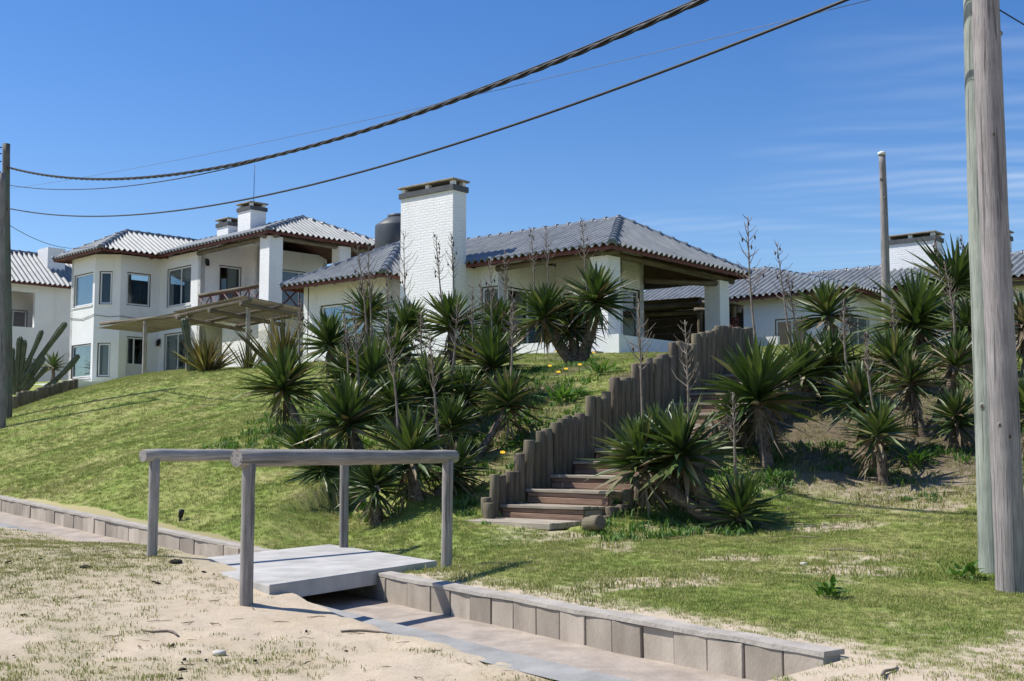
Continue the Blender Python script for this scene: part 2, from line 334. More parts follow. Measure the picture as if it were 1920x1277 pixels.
# stairs
SL = Vector((-0.20, 14.8, 0)); SU = Vector((0.616, 0.788, 0)); SR = Vector((0.788, -0.616, 0)); SW = 1.22; ST_T = 0.52; ST_R = 0.17; ST_Z = 0.44; ST_N = 12
lawn_pts = [tuple(p[:2] + NRM * 0.15) + (p[2] - 0.02,) for p in wallpt([-20,-14,-8,-5,-3,-1.5,0,1.5,3,4.5,6,8,10.4,14,20,30])]
lawn_pts += [(-.62,11.4,.25),(-1.87,13.5,.28),(-10.7,25,.9),(-13.9,33,2.1),(-9.7,33,3.0),(-9.45,31.5,2.63),(-9.9,26,1.2),(-5.9,20,1.2),(-5,22,1.68),(-6,28,2.54),(-8.4,37,3.76),
 (-2.1,15.5,.66),(-3.6,15.8,.66),(-5.5,17.5,.62),(-.5,15,.5),(-.45,17,1.15),(.34,19,1.85),(.9,18.3,2.0),(2.0,20.5,2.6),(1.44,27,3.15),(3.0,22.3,2.97),(-2.5,19,1.5),(-3.5,24,2.3),(-2,24,2.5),(-1,22,2.3),
 (2.6,28.6,3.45),(2.6,30.3,3.72),(-.2,30.5,3.66),(2.6,32.5,3.80),(-1,33,3.80),(-5,35,3.85),(-6.2,37.6,3.88),(8,36,3.85),(0,40,3.85),(-9,42,4.05),(-15,45.5,3.80),(-12.5,41,3.85),(-18.5,46,2.95),(-17.5,41,2.5),(-9,55,4.1),(10,45,3.9),(-20,50,3.9),(-26,55,3.9),
 (3.52,16.5,1.15),(2.6,14,.42),(4.8,15.5,.82),(4.8,18.5,1.85),(5.2,14.5,.66),(6.1,17.5,1.6),(6,21,2.65),(8.7,28,3.62),(8.2,22,3.0),(4.15,10,.1),(4.27,10.8,.17),(3.4,12,.36),(3.8,10.8,.24),(1.23,11.5,.23),(.2,12,.24),(.9,13.7,.38),(6,14,.85),
 (4.3,21.5,2.95),(5.5,25,3.4),(14,36,3.85),(20,40,3.8),(14,28,3.5),(12,20,2.6),(10,13,.9),(9,9,.3),(14,4,.1),(3,6,.05),(6,3,.0),(2.4,5.5,.04),(30,20,2.6),(30,60,4),(0,70,4.1),(-40,70,4),(60,120,4),(-60,140,4),(0,140,4),(70,40,3.5),(60,0,.5),(40,-10,.2)]
TL = TPS(lawn_pts)
def stair_cut(x, y, z):
    dx = x - SL.x; dy = y - SL.y; a = dx * SU.x + dy * SU.y; c = dx * SR.x + dy * SR.y
    zs = ST_Z + ST_R * np.clip(np.floor((a - 0.1) / ST_T) + 0.0, -1, ST_N) - 0.12
    ins = (a > -0.4) & (a < ST_N * ST_T + 0.3) & (c > -0.02) & (c < SW + 0.02)
    return np.where(ins, np.minimum(z, zs), z)
def hz(x, y):
    x = np.asarray(x, float); y = np.asarray(y, float); z = TL(np.c_[x.ravel(), y.ravel()]).reshape(x.shape)
    # bumps fade out at the wall line
    b = (fbm(x, y, 0.5, 3) - 0.5) * 0.14 + (fbm(x, y, 2.2, 9) - 0.5) * 0.05
    z = z + b * np.clip((y - 9.5) / 6, 0.25, 1) * np.clip((34 - y) / 6, 0.2, 1)
    px = x + 1.955; py = y - 9.80; s1 = (px*2.05 - py*-1.365)/(1.215*2.05 + 2.10*1.365); s2 = (1.215*py - 2.10*px)/(1.215*2.05 + 2.10*1.365)
    e = np.clip(np.maximum(np.maximum(-s1, s1 - 1)*2.4, np.maximum(-s2, s2 - 1)*2.4) / 1.6, 0, 1); z = np.minimum(z, 0.14 + e*e*0.40 + (e >= 1)*9)
    return stair_cut(x, y, z)
road_pts = [tuple(p[:2] - NRM * 1.10) + (p[2] - 0.155,) for p in wallpt([-20,-14,-8,-5,-3,-1.5,-.5,6,8,10.4,14,20,40])]
road_pts += [(-2.05,9.4,.12),(-3.44,11.55,.30),(-3.55,12.1,.27),(-2.75,10.6,.205),(-4.2,12.8,.30),(-1.5,9.3,.04),(-2.4,8.6,.08),(-5.5,13.0,.31),(-6.4,15.2,.36),(-5,10,.18),(-8,13,.3),(-3.5,7,.04),(0,6.5,-.02),(-1,7.5,0),(1.0,5.5,-.02),(0,0,0),(5,-5,0),(-6,3,0),(-12,12,.2),(-14,20,.45),(-30,20,.5),(-40,50,1),(-30,0,0),(20,-20,0),(-40,-30,0)]
TR = TPS(road_pts)
def hroad(x, y):
    x = np.asarray(x, float); y = np.asarray(y, float); z = TR(np.c_[x.ravel(), y.ravel()]).reshape(x.shape)
    return z + (fbm(x, y, 1.1, 5) - 0.5) * 0.05 + (fbm(x, y, 4.0, 6) - 0.5) * 0.05 + np.maximum(0, fbm(x, y, 6, 16) - 0.60) * -0.16 * np.clip((10 - y) / 2, 0, 1)
def nonuni(knots):
    out = []
    for (a, b, st) in knots: out += list(np.arange(a, b - 1e-6, st))
    return np.array(out + [knots[-1][1]])
def grid_mesh(name, X, Y, Z, mat, attrs=None, smooth=True):
    n, m = X.shape; me = bpy.data.meshes.new(name)
    v = np.stack([X, Y, Z], -1).reshape(-1, 3)
    i = np.arange(n - 1)[:, None] * m + np.arange(m - 1)[None]; f = np.stack([i, i + m, i + m + 1, i + 1], -1).reshape(-1, 4)
    me.from_pydata(v.tolist(), [], f.tolist()); me.materials.append(mat); me.polygons.foreach_set('use_smooth', [smooth] * len(me.polygons))
    for k, a in (attrs or {}).items():
        at = me.attributes.new(k, 'FLOAT', 'POINT'); at.data.foreach_set('value', a.reshape(-1).astype(np.float32))
    me.update()
    if me.polygons[0].normal.z < 0: me.flip_normals()
    return me
# bareness of the lawn: 0 = grass, 1 = sand or soil
_sg = np.linspace(-30, 80, 2200); _wg = wallpt(_sg); _qg = _wg[:, 0] * -0.555 + _wg[:, 1] * 0.832
def wall_s(x, y): return np.interp(x * -0.555 + y * 0.832, _qg, _sg)
def bare(x, y):
    s = wall_s(x, y); W = wallpt(s)
    d = (x - W[..., 0]) * NRM[0] + (y - W[..., 1]) * NRM[1]
    b = np.clip(1.15 - d / 0.75, 0, 1) * (0.35 + 0.9 * fbm(x, y, 1.3, 21)) * np.where(s > 1.0, 0.12, 0.9)
    b = np.maximum(b, np.clip((fbm(x, y, 0.9, 31) - 0.60) * 4, 0, 0.55) * np.clip((x + 1.0) / 2, 0.25, 1))
    # right slope under the yuccas: dry soil
    sl_ = np.clip(1 - np.hypot((x - 5.6) / 3.9, (y - 17.9) / 4.9), 0, 1) * 1.9
    b = np.maximum(b, np.clip(sl_, 0, 1) * (0.42 + 0.70 * fbm(x, y, 1.1, 41)))
    sl2 = np.clip(1 - np.hypot((x + 0.6) / 2.6, (y - 19.5) / 4.8), 0, 1) * 1.4
    b = np.maximum(b, np.clip(sl2, 0, 1) * (0.2 + 0.7 * fbm(x, y, 1.2, 43)))
    # sandy corner in front on the right
    b = np.maximum(b, np.clip((9.6 - y) / 3.5, 0, 1) * np.clip((x - 1.5) / 1.5, 0, 1) * (0.25 + 0.75 * fbm(x, y, 1.6, 51)))
    return np.clip(b, 0, 1)
def roadgreen(x, y):     # sparse grass on the sand, 1 = grass
    g = np.clip(1 - np.hypot((x + 5.4) / 3.9, (y - 11.9) / 4.6), 0, 1) * 1.9 * (0.35 + 0.9 * fbm(x, y, 1.5, 61))
    g = np.maximum(g, np.clip((fbm(x, y, 1.4, 71) - 0.46) * 3.0, 0, 0.6) * np.clip((9.0 - y) / 2 + np.clip((-2.2 - x) / 1.5, 0, 1), 0, 1))
    return np.clip(g, 0, 1)

# ---- ground materials
def groundmat(name, lawn=True):
    m, N, L, b = newmat(name); P = coords(N, L, 'World')
    at = N.new('ShaderNodeAttribute'); at.attribute_name = 'bare'
    n1 = noise(N, L, P, 1.1, 6); n2 = noise(N, L, P, 9, 6, 0.7); n3 = noise(N, L, P, 60, 4, 0.7)
    sand = ramp(N, [(0.25, (0.37,0.295,0.205)), (0.5, (0.51,0.42,0.31)), (0.75, (0.59,0.50,0.385))]); L.new(mixc(N, L, 0.5, n2, n3), sand.inputs[0])
    soil = ramp(N, [(0.3, (0.085,0.067,0.042)), (0.7, (0.21,0.17,0.11))]); L.new(n2, soil.inputs[0])
    grs = ramp(N, [(0.26, (0.11,0.165,0.032)), (0.43, (0.185,0.24,0.052)), (0.57, (0.285,0.285,0.10)), (0.71, (0.39,0.335,0.19))]); L.new(mixc(N, L, 0.45, n1, n2), grs.inputs[0])
    if lawn:
        sy = N.new('ShaderNodeSeparateXYZ'); L.new(P, sy.inputs[0]); mr = N.new('ShaderNodeMapRange'); L.new(sy.outputs[2], mr.inputs[0]); mr.inputs[1].default_value = 0.35; mr.inputs[2].default_value = 1.1
        bc = mixc(N, L, mr.outputs[0], sand.outputs[0], soil.outputs[0])
        ft = N.new('ShaderNodeMath'); ft.operation = 'MULTIPLY_ADD'; L.new(n2, ft.inputs[0]); ft.inputs[1].default_value = 0.9; 
        sb = N.new('ShaderNodeMath'); sb.operation = 'SUBTRACT'; L.new(at.outputs['Fac'], sb.inputs[0]); sb.inputs[1].default_value = 0.45; L.new(sb.outputs[0], ft.inputs[2])
        mr2 = N.new('ShaderNodeMapRange'); L.new(ft.outputs[0], mr2.inputs[0]); mr2.inputs[1].default_value = 0.16; mr2.inputs[2].default_value = 0.52
        c = mixc(N, L, mr2.outputs[0], grs.outputs[0], bc)
    else:
        red = ramp(N, [(0.50, (0,0,0)), (0.66, (0.6,0.6,0.6))]); L.new(n1, red.inputs[0])
        c = mixc(N, L, red.outputs[0], sand.outputs[0], mixc(N, L, 1.0, sand.outputs[0], (0.90,0.86,0.80), 'MULTIPLY'))
        dk = ramp(N, [(0.60, (0,0,0)), (0.74, (1,1,1))]); L.new(noise(N, L, P, 4.5, 6, 0.7), dk.inputs[0])
        c = mixc(N, L, mixc(N, L, 1.0, dk.outputs[0], (0.45,0.45,0.45), 'MULTIPLY'), c, (0.24,0.175,0.11))
        ga = N.new('ShaderNodeMath'); ga.operation = 'MULTIPLY'; L.new(at.outputs['Fac'], ga.inputs[0]); ga.inputs[1].default_value = 0.42
        c = mixc(N, L, ga.outputs[0], c, (0.20,0.20,0.075))
    L.new(c, b.inputs['Base Color']); b.inputs['Roughness'].default_value = 0.95; b.inputs['Specular IOR Level'].default_value = 0.1
    h = mixc(N, L, 0.35, n2, n3); bump(N, L, b, h, 0.55, 0.035)
    return m
M['lawn'] = groundmat('lawn_ground', True); M['sand'] = groundmat('sand_ground', False)

sv = nonuni([(-34,-9,1.0),(-9,-5,.2),(-5,13,.11),(13,30,.3),(30,90,2.0)])
dv = nonuni([(.15,3,.10),(3,14,.13),(14,26,.25),(26,60,.8),(60,150,4)])
Wp = wallpt(sv)
X = Wp[:, None, 0] + NRM[0] * dv[None]; Y = Wp[:, None, 1] + NRM[1] * dv[None]; Z = hz(X, Y)
tag(link('lawn', grid_mesh('lawn', X, Y, Z, M['lawn'], {'bare': bare(X, Y)})), 'sloping green lawn and dune rising to the houses', kind='structure')
dr = nonuni([(-1.10,-3.5,-.07),(-3.5,-8,-.12),(-8,-60,-2.0)]) if False else -nonuni([(1.10,3.6,.07),(3.6,9,.12),(9,70,2.0)])
X = Wp[:, None, 0] + NRM[0] * dr[None]; Y = Wp[:, None, 1] + NRM[1] * dr[None]
tag(link('sand_road', grid_mesh('sand_road', X, Y, hroad(X, Y), M['sand'], {'bare': roadgreen(X, Y)})), 'pale sandy road verge in the foreground', kind='structure')
# filled-in ground right of the wall end
sv2 = sv[sv < S_END + .02]; Wq = wallpt(sv2); dv2 = np.linspace(-1.10, .15, 12)
X = Wq[:, None, 0] + NRM[0]*dv2[None]; Y = Wq[:, None, 1] + NRM[1]*dv2[None]; t = (dv2[None] + 1.10) / 1.25
Z = hroad(Wq[:, None, 0] - NRM[0]*1.1 + 0*X, Wq[:, None, 1] - NRM[1]*1.1 + 0*Y) * (1 - t) + hz(Wq[:, None, 0] + NRM[0]*.15 + 0*X, Wq[:, None, 1] + NRM[1]*.15 + 0*Y) * t
tag(link('sand_verge', grid_mesh('sand_verge', X, Y, Z, M['lawn'], {'bare': 0.45 + 0.5*fbm(X, Y, 2, 131)})), 'sandy ground filling the end of the channel', kind='structure')
# channel bed and kerb
svc = nonuni([(S_END-.05,14,.12),(14,60,.6)]); Wc = wallpt(svc)
def strip(name, d0, d1, zoff, mat, n=6, lab=''):
    dd = np.linspace(d0, d1, n); X = Wc[:, None, 0] + NRM[0]*dd[None]; Y = Wc[:, None, 1] + NRM[1]*dd[None]
    Z = Wc[:, None, 2] + zoff + (fbm(X, Y, 3, 81) - 0.5) * 0.018
    return tag(link(name, grid_mesh(name, X, Y, Z, mat)), lab, kind='structure')
strip('channel_bed', -.90, .10, -.235, M['bed'], 8, 'sandy concrete bed of the dry drainage channel')
mb = MB()
for k in range(len(svc) - 1):
    A = Wc[k]; B = Wc[k+1]
    def P(w, d, z): return (w[0] + NRM[0]*d, w[1] + NRM[1]*d, w[2] + z)
    wv = lambda w: 0.03 * (vnoise(w[0], w[1], 1.5, 4) - .5)
    mb.add([P(A,-1.16+wv(A),-.165),P(B,-1.16+wv(B),-.165),P(B,-.87,-.150),P(A,-.87,-.150),P(A,-.855,-.30),P(B,-.855,-.30)], [(0,1,2,3),(3,2,5,4)])
tag(mb.build('concrete_kerb', M['kerb']), 'flush concrete kerb along the road side of the channel', kind='structure')

# block retaining wall of the channel, every block its own piece
bw = thing('block_retaining_wall', 'low concrete block wall edging the lawn above the dry channel', 'wall', tuple(wallpt(0)))
def block_mesh(L_):
    b = MB(); b.bevbox((0, 0, -.30), (L_ - .008, .15, -.022), .005); return b.mesh('block', M['block'])
bmR, bmL = block_mesh(.30), block_mesh(.40)
s_ = S_END; org = bw.location
while s_ < 22:
    L_ = .30 if s_ < 0 else .40; a = wallpt(s_); b_ = wallpt(s_ + L_)
    d = Vector(tuple(b_[:2] - a[:2]) + (b_[2] - a[2],)); q = link('block', bmR if L_ < .35 else bmL, bw)
    ang = math.atan2(d.y, d.x) ; off = random.uniform(-.010, .010)
    # local +y of a block must point to the lawn: blocks are laid from the far end backwards
    q.matrix_parent_inverse = Matrix.Identity(4)
    q.location = Vector((b_[0], b_[1], b_[2])) - org + Vector((NRM[0], NRM[1], 0)) * off; q.location.z += random.uniform(-.006, .004); q.rotation_euler = (random.uniform(-.02,.02), random.uniform(-.012,.012), ang + math.pi + random.uniform(-.015,.015))
    s_ += L_
mb = MB(); ss = np.arange(S_END, 22, .1)
for k in range(len(ss) - 1):
    A = wallpt(ss[k]); B = wallpt(ss[k+1]); o3 = np.array(org)
    def P(w, d, z): return tuple(np.array((w[0] + NRM[0]*d, w[1] + NRM[1]*d, w[2] + z)) - o3)
    j0, j1 = [(vnoise(s, 0, 6, 2) - .5) * .016 for s in (ss[k], ss[k+1])]; h0, h1 = [(vnoise(s, 5, 4, 2) - .5) * .012 for s in (ss[k], ss[k+1])]
    mb.add([P(A,-.012+j0,-.025+h0),P(B,-.012+j1,-.025+h1),P(B,-.010+j1,.004+h1),P(A,-.010+j0,.004+h0),P(B,.16,.006+h1),P(A,.16,.006+h0)], [(1,0,3,2),(2,3,5,4)])
    if k == 0: mb.add([P(A,-.012,-.025),P(A,.16,-.025),P(A,.16,.006),P(A,-.01,.004)], [(0,1,2,3)])
mb.build('mortar_cap', M['mortar'], bw)

# ------------------------------------------------------------------ logs, bridge, stairs
LOGC = {}
def log_mesh(h, r, top=0.012, n=12, mat='log', taper=1.0, seed=0):
    st = random.getstate(); random.seed(seed + int(h * 100)); b = MB(); K = max(4, int(h / .18))
    zs = [h * k / K for k in range(K)] + [h - top, h]
    pts = [(random.uniform(-1, 1) * r * .05, random.uniform(-1, 1) * r * .05, z) for z in zs]; pts[-1] = (pts[-2][0], pts[-2][1], h)
    rr = [r * (1 + (taper - 1) * z / h) * random.uniform(.97, 1.03) for z in zs]; rr[-1] = rr[-2] * .86
    b.tube(pts, rr, n, wob=.025); random.setstate(st); return b.mesh('log', M[mat])
slab = thing('footbridge_slab', 'grey concrete slab footbridge over the dry channel', 'footbridge', (-2.0, 11.8, .2))
mb = MB(); q = [Vector((-1.955,9.80)), Vector((-.74,11.9)), Vector((-2.10,13.95)), Vector((-3.32,11.85))]; c2 = Vector((-2.0, 11.8))
n_ = 14; top = []
for i in range(4):
    for k in range(n_):
        p = q[i].lerp(q[(i+1) % 4], k / n_) - c2; p = p * (1 + random.uniform(-.004, .004)); top.append(p)
m_ = len(top); cen = Vector((0, 0))
mb.add([(p.x*.995, p.y*.995, 0) for p in top] + [(p.x, p.y, -.012) for p in top] + [(p.x, p.y, -.135) for p in top],
       [tuple(range(m_))] + [(k, m_+k, m_+(k+1) % m_, (k+1) % m_) for k in range(m_)] + [(m_+k, 2*m_+k, 2*m_+(k+1) % m_, m_+(k+1) % m_) for k in range(m_)] + [tuple(2*m_+k for k in range(m_))[::-1]])
me = mb.mesh('slab', M['concrete']); link('slab', me, slab)
def handrail(label, p0, p1, z0, z1, zt, r=.052, rr=.066, ext=.13):
    t = thing('wooden_handrail', label, 'handrail', (p0[0], p0[1], 0), 0, 'log handrails of the footbridge')
    for p, z in ((p0, z0), (p1, z1)):
        h = zt - rr * 1.55 - (z - .35); o = link('post', log_mesh(h, r, .01, 14, 'log', 1.0, int(p[0]*100)), t, (p[0]-p0[0], p[1]-p0[1], z - .35), (random.uniform(-.012,.012), random.uniform(-.012,.012), random.uniform(0,6)))
    d = Vector((p1[0]-p0[0], p1[1]-p0[1], 0)); L_ = d.length + 2*ext; u = d.normalized()
    o = link('rail', log_mesh(L_, rr, .008, 16, 'log', .93, 5), t); o.location = Vector((0,0,zt - rr)) - u * ext
    o.rotation_euler = Vector((0,0,1)).rotation_difference(u).to_euler(); return t
handrail('nearer of the two grey log handrails on the footbridge', (-2.05,9.4), (-.62,11.4), .12, .25, 1.285)
handrail('farther of the two grey log handrails on the footbridge', (-3.44,11.6), (-1.87,13.5), .30, .28, 1.29, .05, .06)

stair = thing('wooden_staircase', 'outdoor wooden plank staircase climbing the dune beside a log palisade', 'staircase', tuple(SL) , math.atan2(SR.y, SR.x))
# local x = across (SR), local y = up the slope (SU)
stair.location.z = ST_Z
def plank(name, x0, x1, y0, y1, z0, z1, mat, parent):
    b = MB(); b.bevbox((-(x1-x0)/2, -(y1-y0)/2, -(z1-z0)/2), ((x1-x0)/2, (y1-y0)/2, (z1-z0)/2), .006)
    o = b.build(name, mat, parent); o.location = ((x0+x1)/2, (y0+y1)/2, (z0+z1)/2); o.rotation_euler = (random.uniform(-.008,.008), random.uniform(-.006,.006), random.uniform(-.008,.008)); return o
for k in range(4): plank('plank', -.02, SW, -.55 + k*.165, -.55 + k*.165 + .155, -.06, .012, M['tread'], stair)
for k in range(ST_N):
    y0 = .12 + k*ST_T; z1 = (k+1)*ST_R
    plank('riser', .0, SW, y0, y0+.04, z1-ST_R+.002, z1-.094, M['riser'], stair); plank('riser', .0, SW, y0+.004, y0+.044, z1-.088, z1-.04, M['riser'], stair)
    plank('tread', -.02, SW+.02, y0-.02, y0+.15, z1-.036, z1+.004, M['tread'], stair)
    plank('tread', -.02, SW+.02, y0+.156, y0+.31, z1-.040, z1-.002, M['tread'], stair); plank('tread', -.02, SW+.02, y0+.316, y0+.45, z1-.042, z1-.003, M['tread'], stair)
    b = MB(); b.box((0, y0+.05, z1-.25), (SW, y0+ST_T+.03, z1-.045)); b.build('sand_fill', M['sand'], stair)
# palisade of upright logs on the left of the stairs
TOPS = [(914,930),(951,891),(968,885),(972,880),(988,848),(1005,825),(1027,807),(1032,803),(1044,793),(1058,787),(1079,781),(1086,788),(1099,777),(1130,744),(1151,732),(1189,710),(1215,683),(1236,673),(1256,666),(1260,669),(1279,641),(1307,645),(1325,624),(1334,622),(1342,615.5),(1354,613),(1372,611),(1394,615.5),(1412,616)]
pal = thing('log_palisade', 'stepped palisade of upright weathered logs along the stairs', 'palisade', tuple(SL))
a = -.12
while a < 6.95:
    r = random.uniform(.062, .082); a += r
    p = SL + SU * a - SR * (.09 + random.uniform(-.015, .015)); u_ = 960 + F * p.x / p.y * 1.002
    v_ = next((t[1] for t in TOPS if u_ <= t[0]), 616) + random.uniform(-2.5, 2.5); zt = pix(u_, v_, p.y).z
    zb = ST_Z + ST_R * max(0, (a - .1) / ST_T) - .35
    o = link('log', log_mesh(zt - zb, r, .014, 11, 'palisade', .97, int(a*100)), pal, (p.x - SL.x, p.y - SL.y, zb), (random.uniform(-.02,.02), random.uniform(-.02,.02), random.uniform(0,6)))
    a += r - .004
pe = pix(917, 968, 14.62); o = link('log', log_mesh(.42, .07, .012, 11, 'palisade', 1, 3), pal, (pe.x - SL.x, pe.y - SL.y, .22))
edge = thing('log_edging', 'low stub logs edging the right side of the stairs', 'edging', tuple(SL + SR * SW))
a = .15
while a < 6.3:
    r = random.uniform(.07, .095); a += r; p = SL + SR * (SW + .10) + SU * a; zt = ST_Z + ST_R * max(0, (a - .1) / ST_T) + random.uniform(-.04, .10); zb = zt - .6
    link('log', log_mesh(zt - zb, r, .014, 11, 'palisade', 1, int(a*77)), edge, (p.x - edge.location.x, p.y - edge.location.y, zb), (random.uniform(-.04,.04), random.uniform(-.04,.04), random.uniform(0,6)))
    a += r + (.0 if random.random() < .7 else .12)
cl = thing('cut_log', 'short sawn log lying at the foot of the stairs', 'log', tuple(pix(1108, 985, 13.75)))
cl.location.z = .46; link('log', log_mesh(.24, .085, .012, 12, 'palisade', 1, 9), cl, (-.05, -.06, -.02), (R(80), R(12), R(35)))

# ------------------------------------------------------------------ houses
def solidquad(b, p, u, v, w, n, t, mi=0):   # plate: origin p, axes u (width w[0]) v (height w[1]), thickness t along n
    P = [p, p+u*w[0], p+u*w[0]+v*w[1], p+v*w[1]]; Q = [x - n*t for x in P]
    b.add(P+Q, [(0,1,2,3),(7,6,5,4),(0,4,5,1),(1,5,6,2),(2,6,7,3),(3,7,4,0)], mi)
def window(parent, org, u, n, w, h, mull=(0.5,), curtain=None, name='window', depth=.07, sill=True, rail=None, door=False, frame=.055):
    """aluminium window set into an opening: org = lower left corner on the wall face, u along the wall, n outward"""
    up = Vector((0,0,1)); b = MB(); o = org - n*depth; s = .034
    for (a, c, ww, hh) in ((0,0,w,s),(0,h-s,w,s),(0,0,s,h),(w-s,0,s,h)): solidquad(b, o + n*.012 + u*a + up*c, u, up, (ww, hh), n, .05)
    fr0 = b.build('dark_seal', M['black'], None); b = MB(); k = s
    for (a, c, ww, hh) in ((k,k,w-2*k,frame),(k,h-k-frame,w-2*k,frame),(k,k+frame,frame,h-2*k-2*frame),(w-k-frame,k+frame,frame,h-2*k-2*frame)): solidquad(b, o + n*.004 + u*a + up*c, u, up, (ww, hh), n, .05)
    wo = b.build(name, M['frame'], parent); fr0.parent = wo
    for q in mull:
        b = MB(); solidquad(b, o - n*.004 + u*(w*q - frame*.5) + up*(k+frame), u, up, (frame, h-2*k-2*frame), n, .035); b.build('mullion', M['frame'], wo)
    if rail:
        b = MB(); solidquad(b, o - n*.006 + u*(k+frame) + up*(h*rail), u, up, (w-2*k-2*frame, frame*.9), n, .03); b.build('rail', M['frame'], wo)
    if door:
        b = MB(); solidquad(b, o - n*.010 + u*(k+frame) + up*(k+frame), u, up, (w-2*k-2*frame, h*.33), n, .03); b.build('door_panel', M['frame'], wo)
        b = MB(); b.tube([o + u*.13 + up*(h*.42) + n*.03, o + u*.26 + up*(h*.42) + n*.03], .014, 6); b.build('handle', M['black'], wo)
    b = MB(); solidquad(b, o - n*.022 + u*(k+frame*.5) + up*(k+frame*.5), u, up, (w-2*k-frame, h-2*k-frame), n, .006); b.build('pane', M['glass'], wo)
    for (c0, c1) in (curtain or ()):
        b = MB(); K = max(8, int((c1-c0)*w/.03)); vs = []
        for i in range(K+1):
            p = o - n*(.15 + .028*math.sin(i*1.05) + .01*math.sin(i*.37)) + u*(w*(c0 + (c1-c0)*i/K)); vs += [p + up*.05, p + up*(h-.04)]
        b.add(vs, [(2*i, 2*i+2, 2*i+3, 2*i+1) for i in range(K)], 0, True); b.build('curtain', M['curtain'], wo)
    if sill:
        b = MB(); solidquad(b, org + n*.035 + u*(-.03) - up*.05, u, up, (w+.06, .05), n, depth*.6); b.build('sill', M['plaster'], wo)
    return wo
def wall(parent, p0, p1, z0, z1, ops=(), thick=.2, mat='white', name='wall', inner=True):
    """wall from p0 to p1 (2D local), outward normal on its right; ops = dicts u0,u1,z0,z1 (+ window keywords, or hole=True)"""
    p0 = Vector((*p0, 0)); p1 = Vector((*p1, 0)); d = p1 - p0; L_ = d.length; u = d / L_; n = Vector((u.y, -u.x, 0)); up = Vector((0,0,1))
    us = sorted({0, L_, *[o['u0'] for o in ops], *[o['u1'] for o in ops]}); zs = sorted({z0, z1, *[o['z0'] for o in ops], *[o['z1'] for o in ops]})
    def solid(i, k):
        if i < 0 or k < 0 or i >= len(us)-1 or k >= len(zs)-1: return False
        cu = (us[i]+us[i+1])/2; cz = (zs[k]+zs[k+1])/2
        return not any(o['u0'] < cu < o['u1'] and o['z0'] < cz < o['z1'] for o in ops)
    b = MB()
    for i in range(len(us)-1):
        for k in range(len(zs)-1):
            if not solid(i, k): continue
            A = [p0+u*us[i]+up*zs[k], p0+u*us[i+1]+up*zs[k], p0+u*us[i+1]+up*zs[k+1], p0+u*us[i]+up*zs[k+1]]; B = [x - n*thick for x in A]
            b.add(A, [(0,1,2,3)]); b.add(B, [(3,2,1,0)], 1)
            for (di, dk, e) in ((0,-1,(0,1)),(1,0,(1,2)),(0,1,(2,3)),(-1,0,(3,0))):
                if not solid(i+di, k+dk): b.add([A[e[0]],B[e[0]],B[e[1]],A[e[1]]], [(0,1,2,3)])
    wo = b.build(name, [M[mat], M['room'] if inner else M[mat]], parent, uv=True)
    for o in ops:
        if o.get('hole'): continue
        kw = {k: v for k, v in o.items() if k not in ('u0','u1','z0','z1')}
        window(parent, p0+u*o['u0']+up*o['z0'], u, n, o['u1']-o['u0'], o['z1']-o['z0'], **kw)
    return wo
def roof_slope(parent, poly, pitch=.25, amp=.05, name='roof', mat='roof', fas=True, thick=.012, fz=.11, under=True):
    """corrugated slope: poly[0]-poly[1] is the eave, the other points the upper chain (from the eave end back to its start)"""
    P = [Vector(p) for p in poly]; e = P[1]-P[0]; L_ = e.length; e = e/L_
    up = P[2]-P[0]; up = (up - e*up.dot(e)).normalized(); n = e.cross(up).normalized()
    if n.z < 0: n = -n
    ch = [((q-P[0]).dot(e), (q-P[0]).dot(up)) for q in P]
    chain = [ch[0]] + ch[2:][::-1] + [ch[1]]
    cu = [c[0] for c in chain]; chh = [c[1] for c in chain]
    lo, hi = max(min(cu), 0), min(max(cu), L_)
    ks = max(2, int((hi-lo)/pitch*8)); b = MB(); rows = []
    for i in range(ks+1):
        u = lo + (hi-lo)*i/ks; h = max(float(np.interp(u, cu, chh)), 0.0); cw = math.cos(2*math.pi*u/pitch); wv = amp*(cw*(1.25 - .25*cw*cw))
        rows.append((P[0]+e*u - up*.05 + n*(wv+.055), P[0]+e*u + up*h + n*(wv+.055)))
    vs = [p for r in rows for p in r]; top = [(2*i, 2*i+2, 2*i+3, 2*i+1) for i in range(ks)]
    b.add(vs, top, 0, True); b.add([p - n*thick for p in vs], [f[::-1] for f in top], 0, True)
    b.add([q_ for i in range(ks+1) for q_ in (rows[i][0], rows[i][0] - n*thick)], [(2*i, 2*i+1, 2*i+3, 2*i+2) for i in range(ks)])
    if (rows[1][0]-rows[0][0]).cross(rows[0][1]-rows[0][0]).dot(n) < 0: pass
    ro = b.build(name, M[mat], parent)
    if under:
        b = MB(); q = [P[0]+e*lo, P[0]+e*hi] + [P[0]+e*c[0]+up*c[1] for c in chain[::-1] if c[1] > .01]
        q2 = [p - n*.035 for p in q]; b.add(q2, [tuple(range(len(q2)))[::-1]])
        q3 = [p - n*.02 for p in q]; b.add(q3, [tuple(range(len(q3)))]); b.build('soffit', M['soffit'], parent)
    if fas:
        b = MB(); out = -(Vector((up.x, up.y, 0)).normalized()); solidquad(b, P[0]+e*lo+Vector((0,0,-fz))-out*.02, e, Vector((0,0,1)), (hi-lo, fz), out, .03); b.build('fascia', M['fascia'], parent)
    return ro
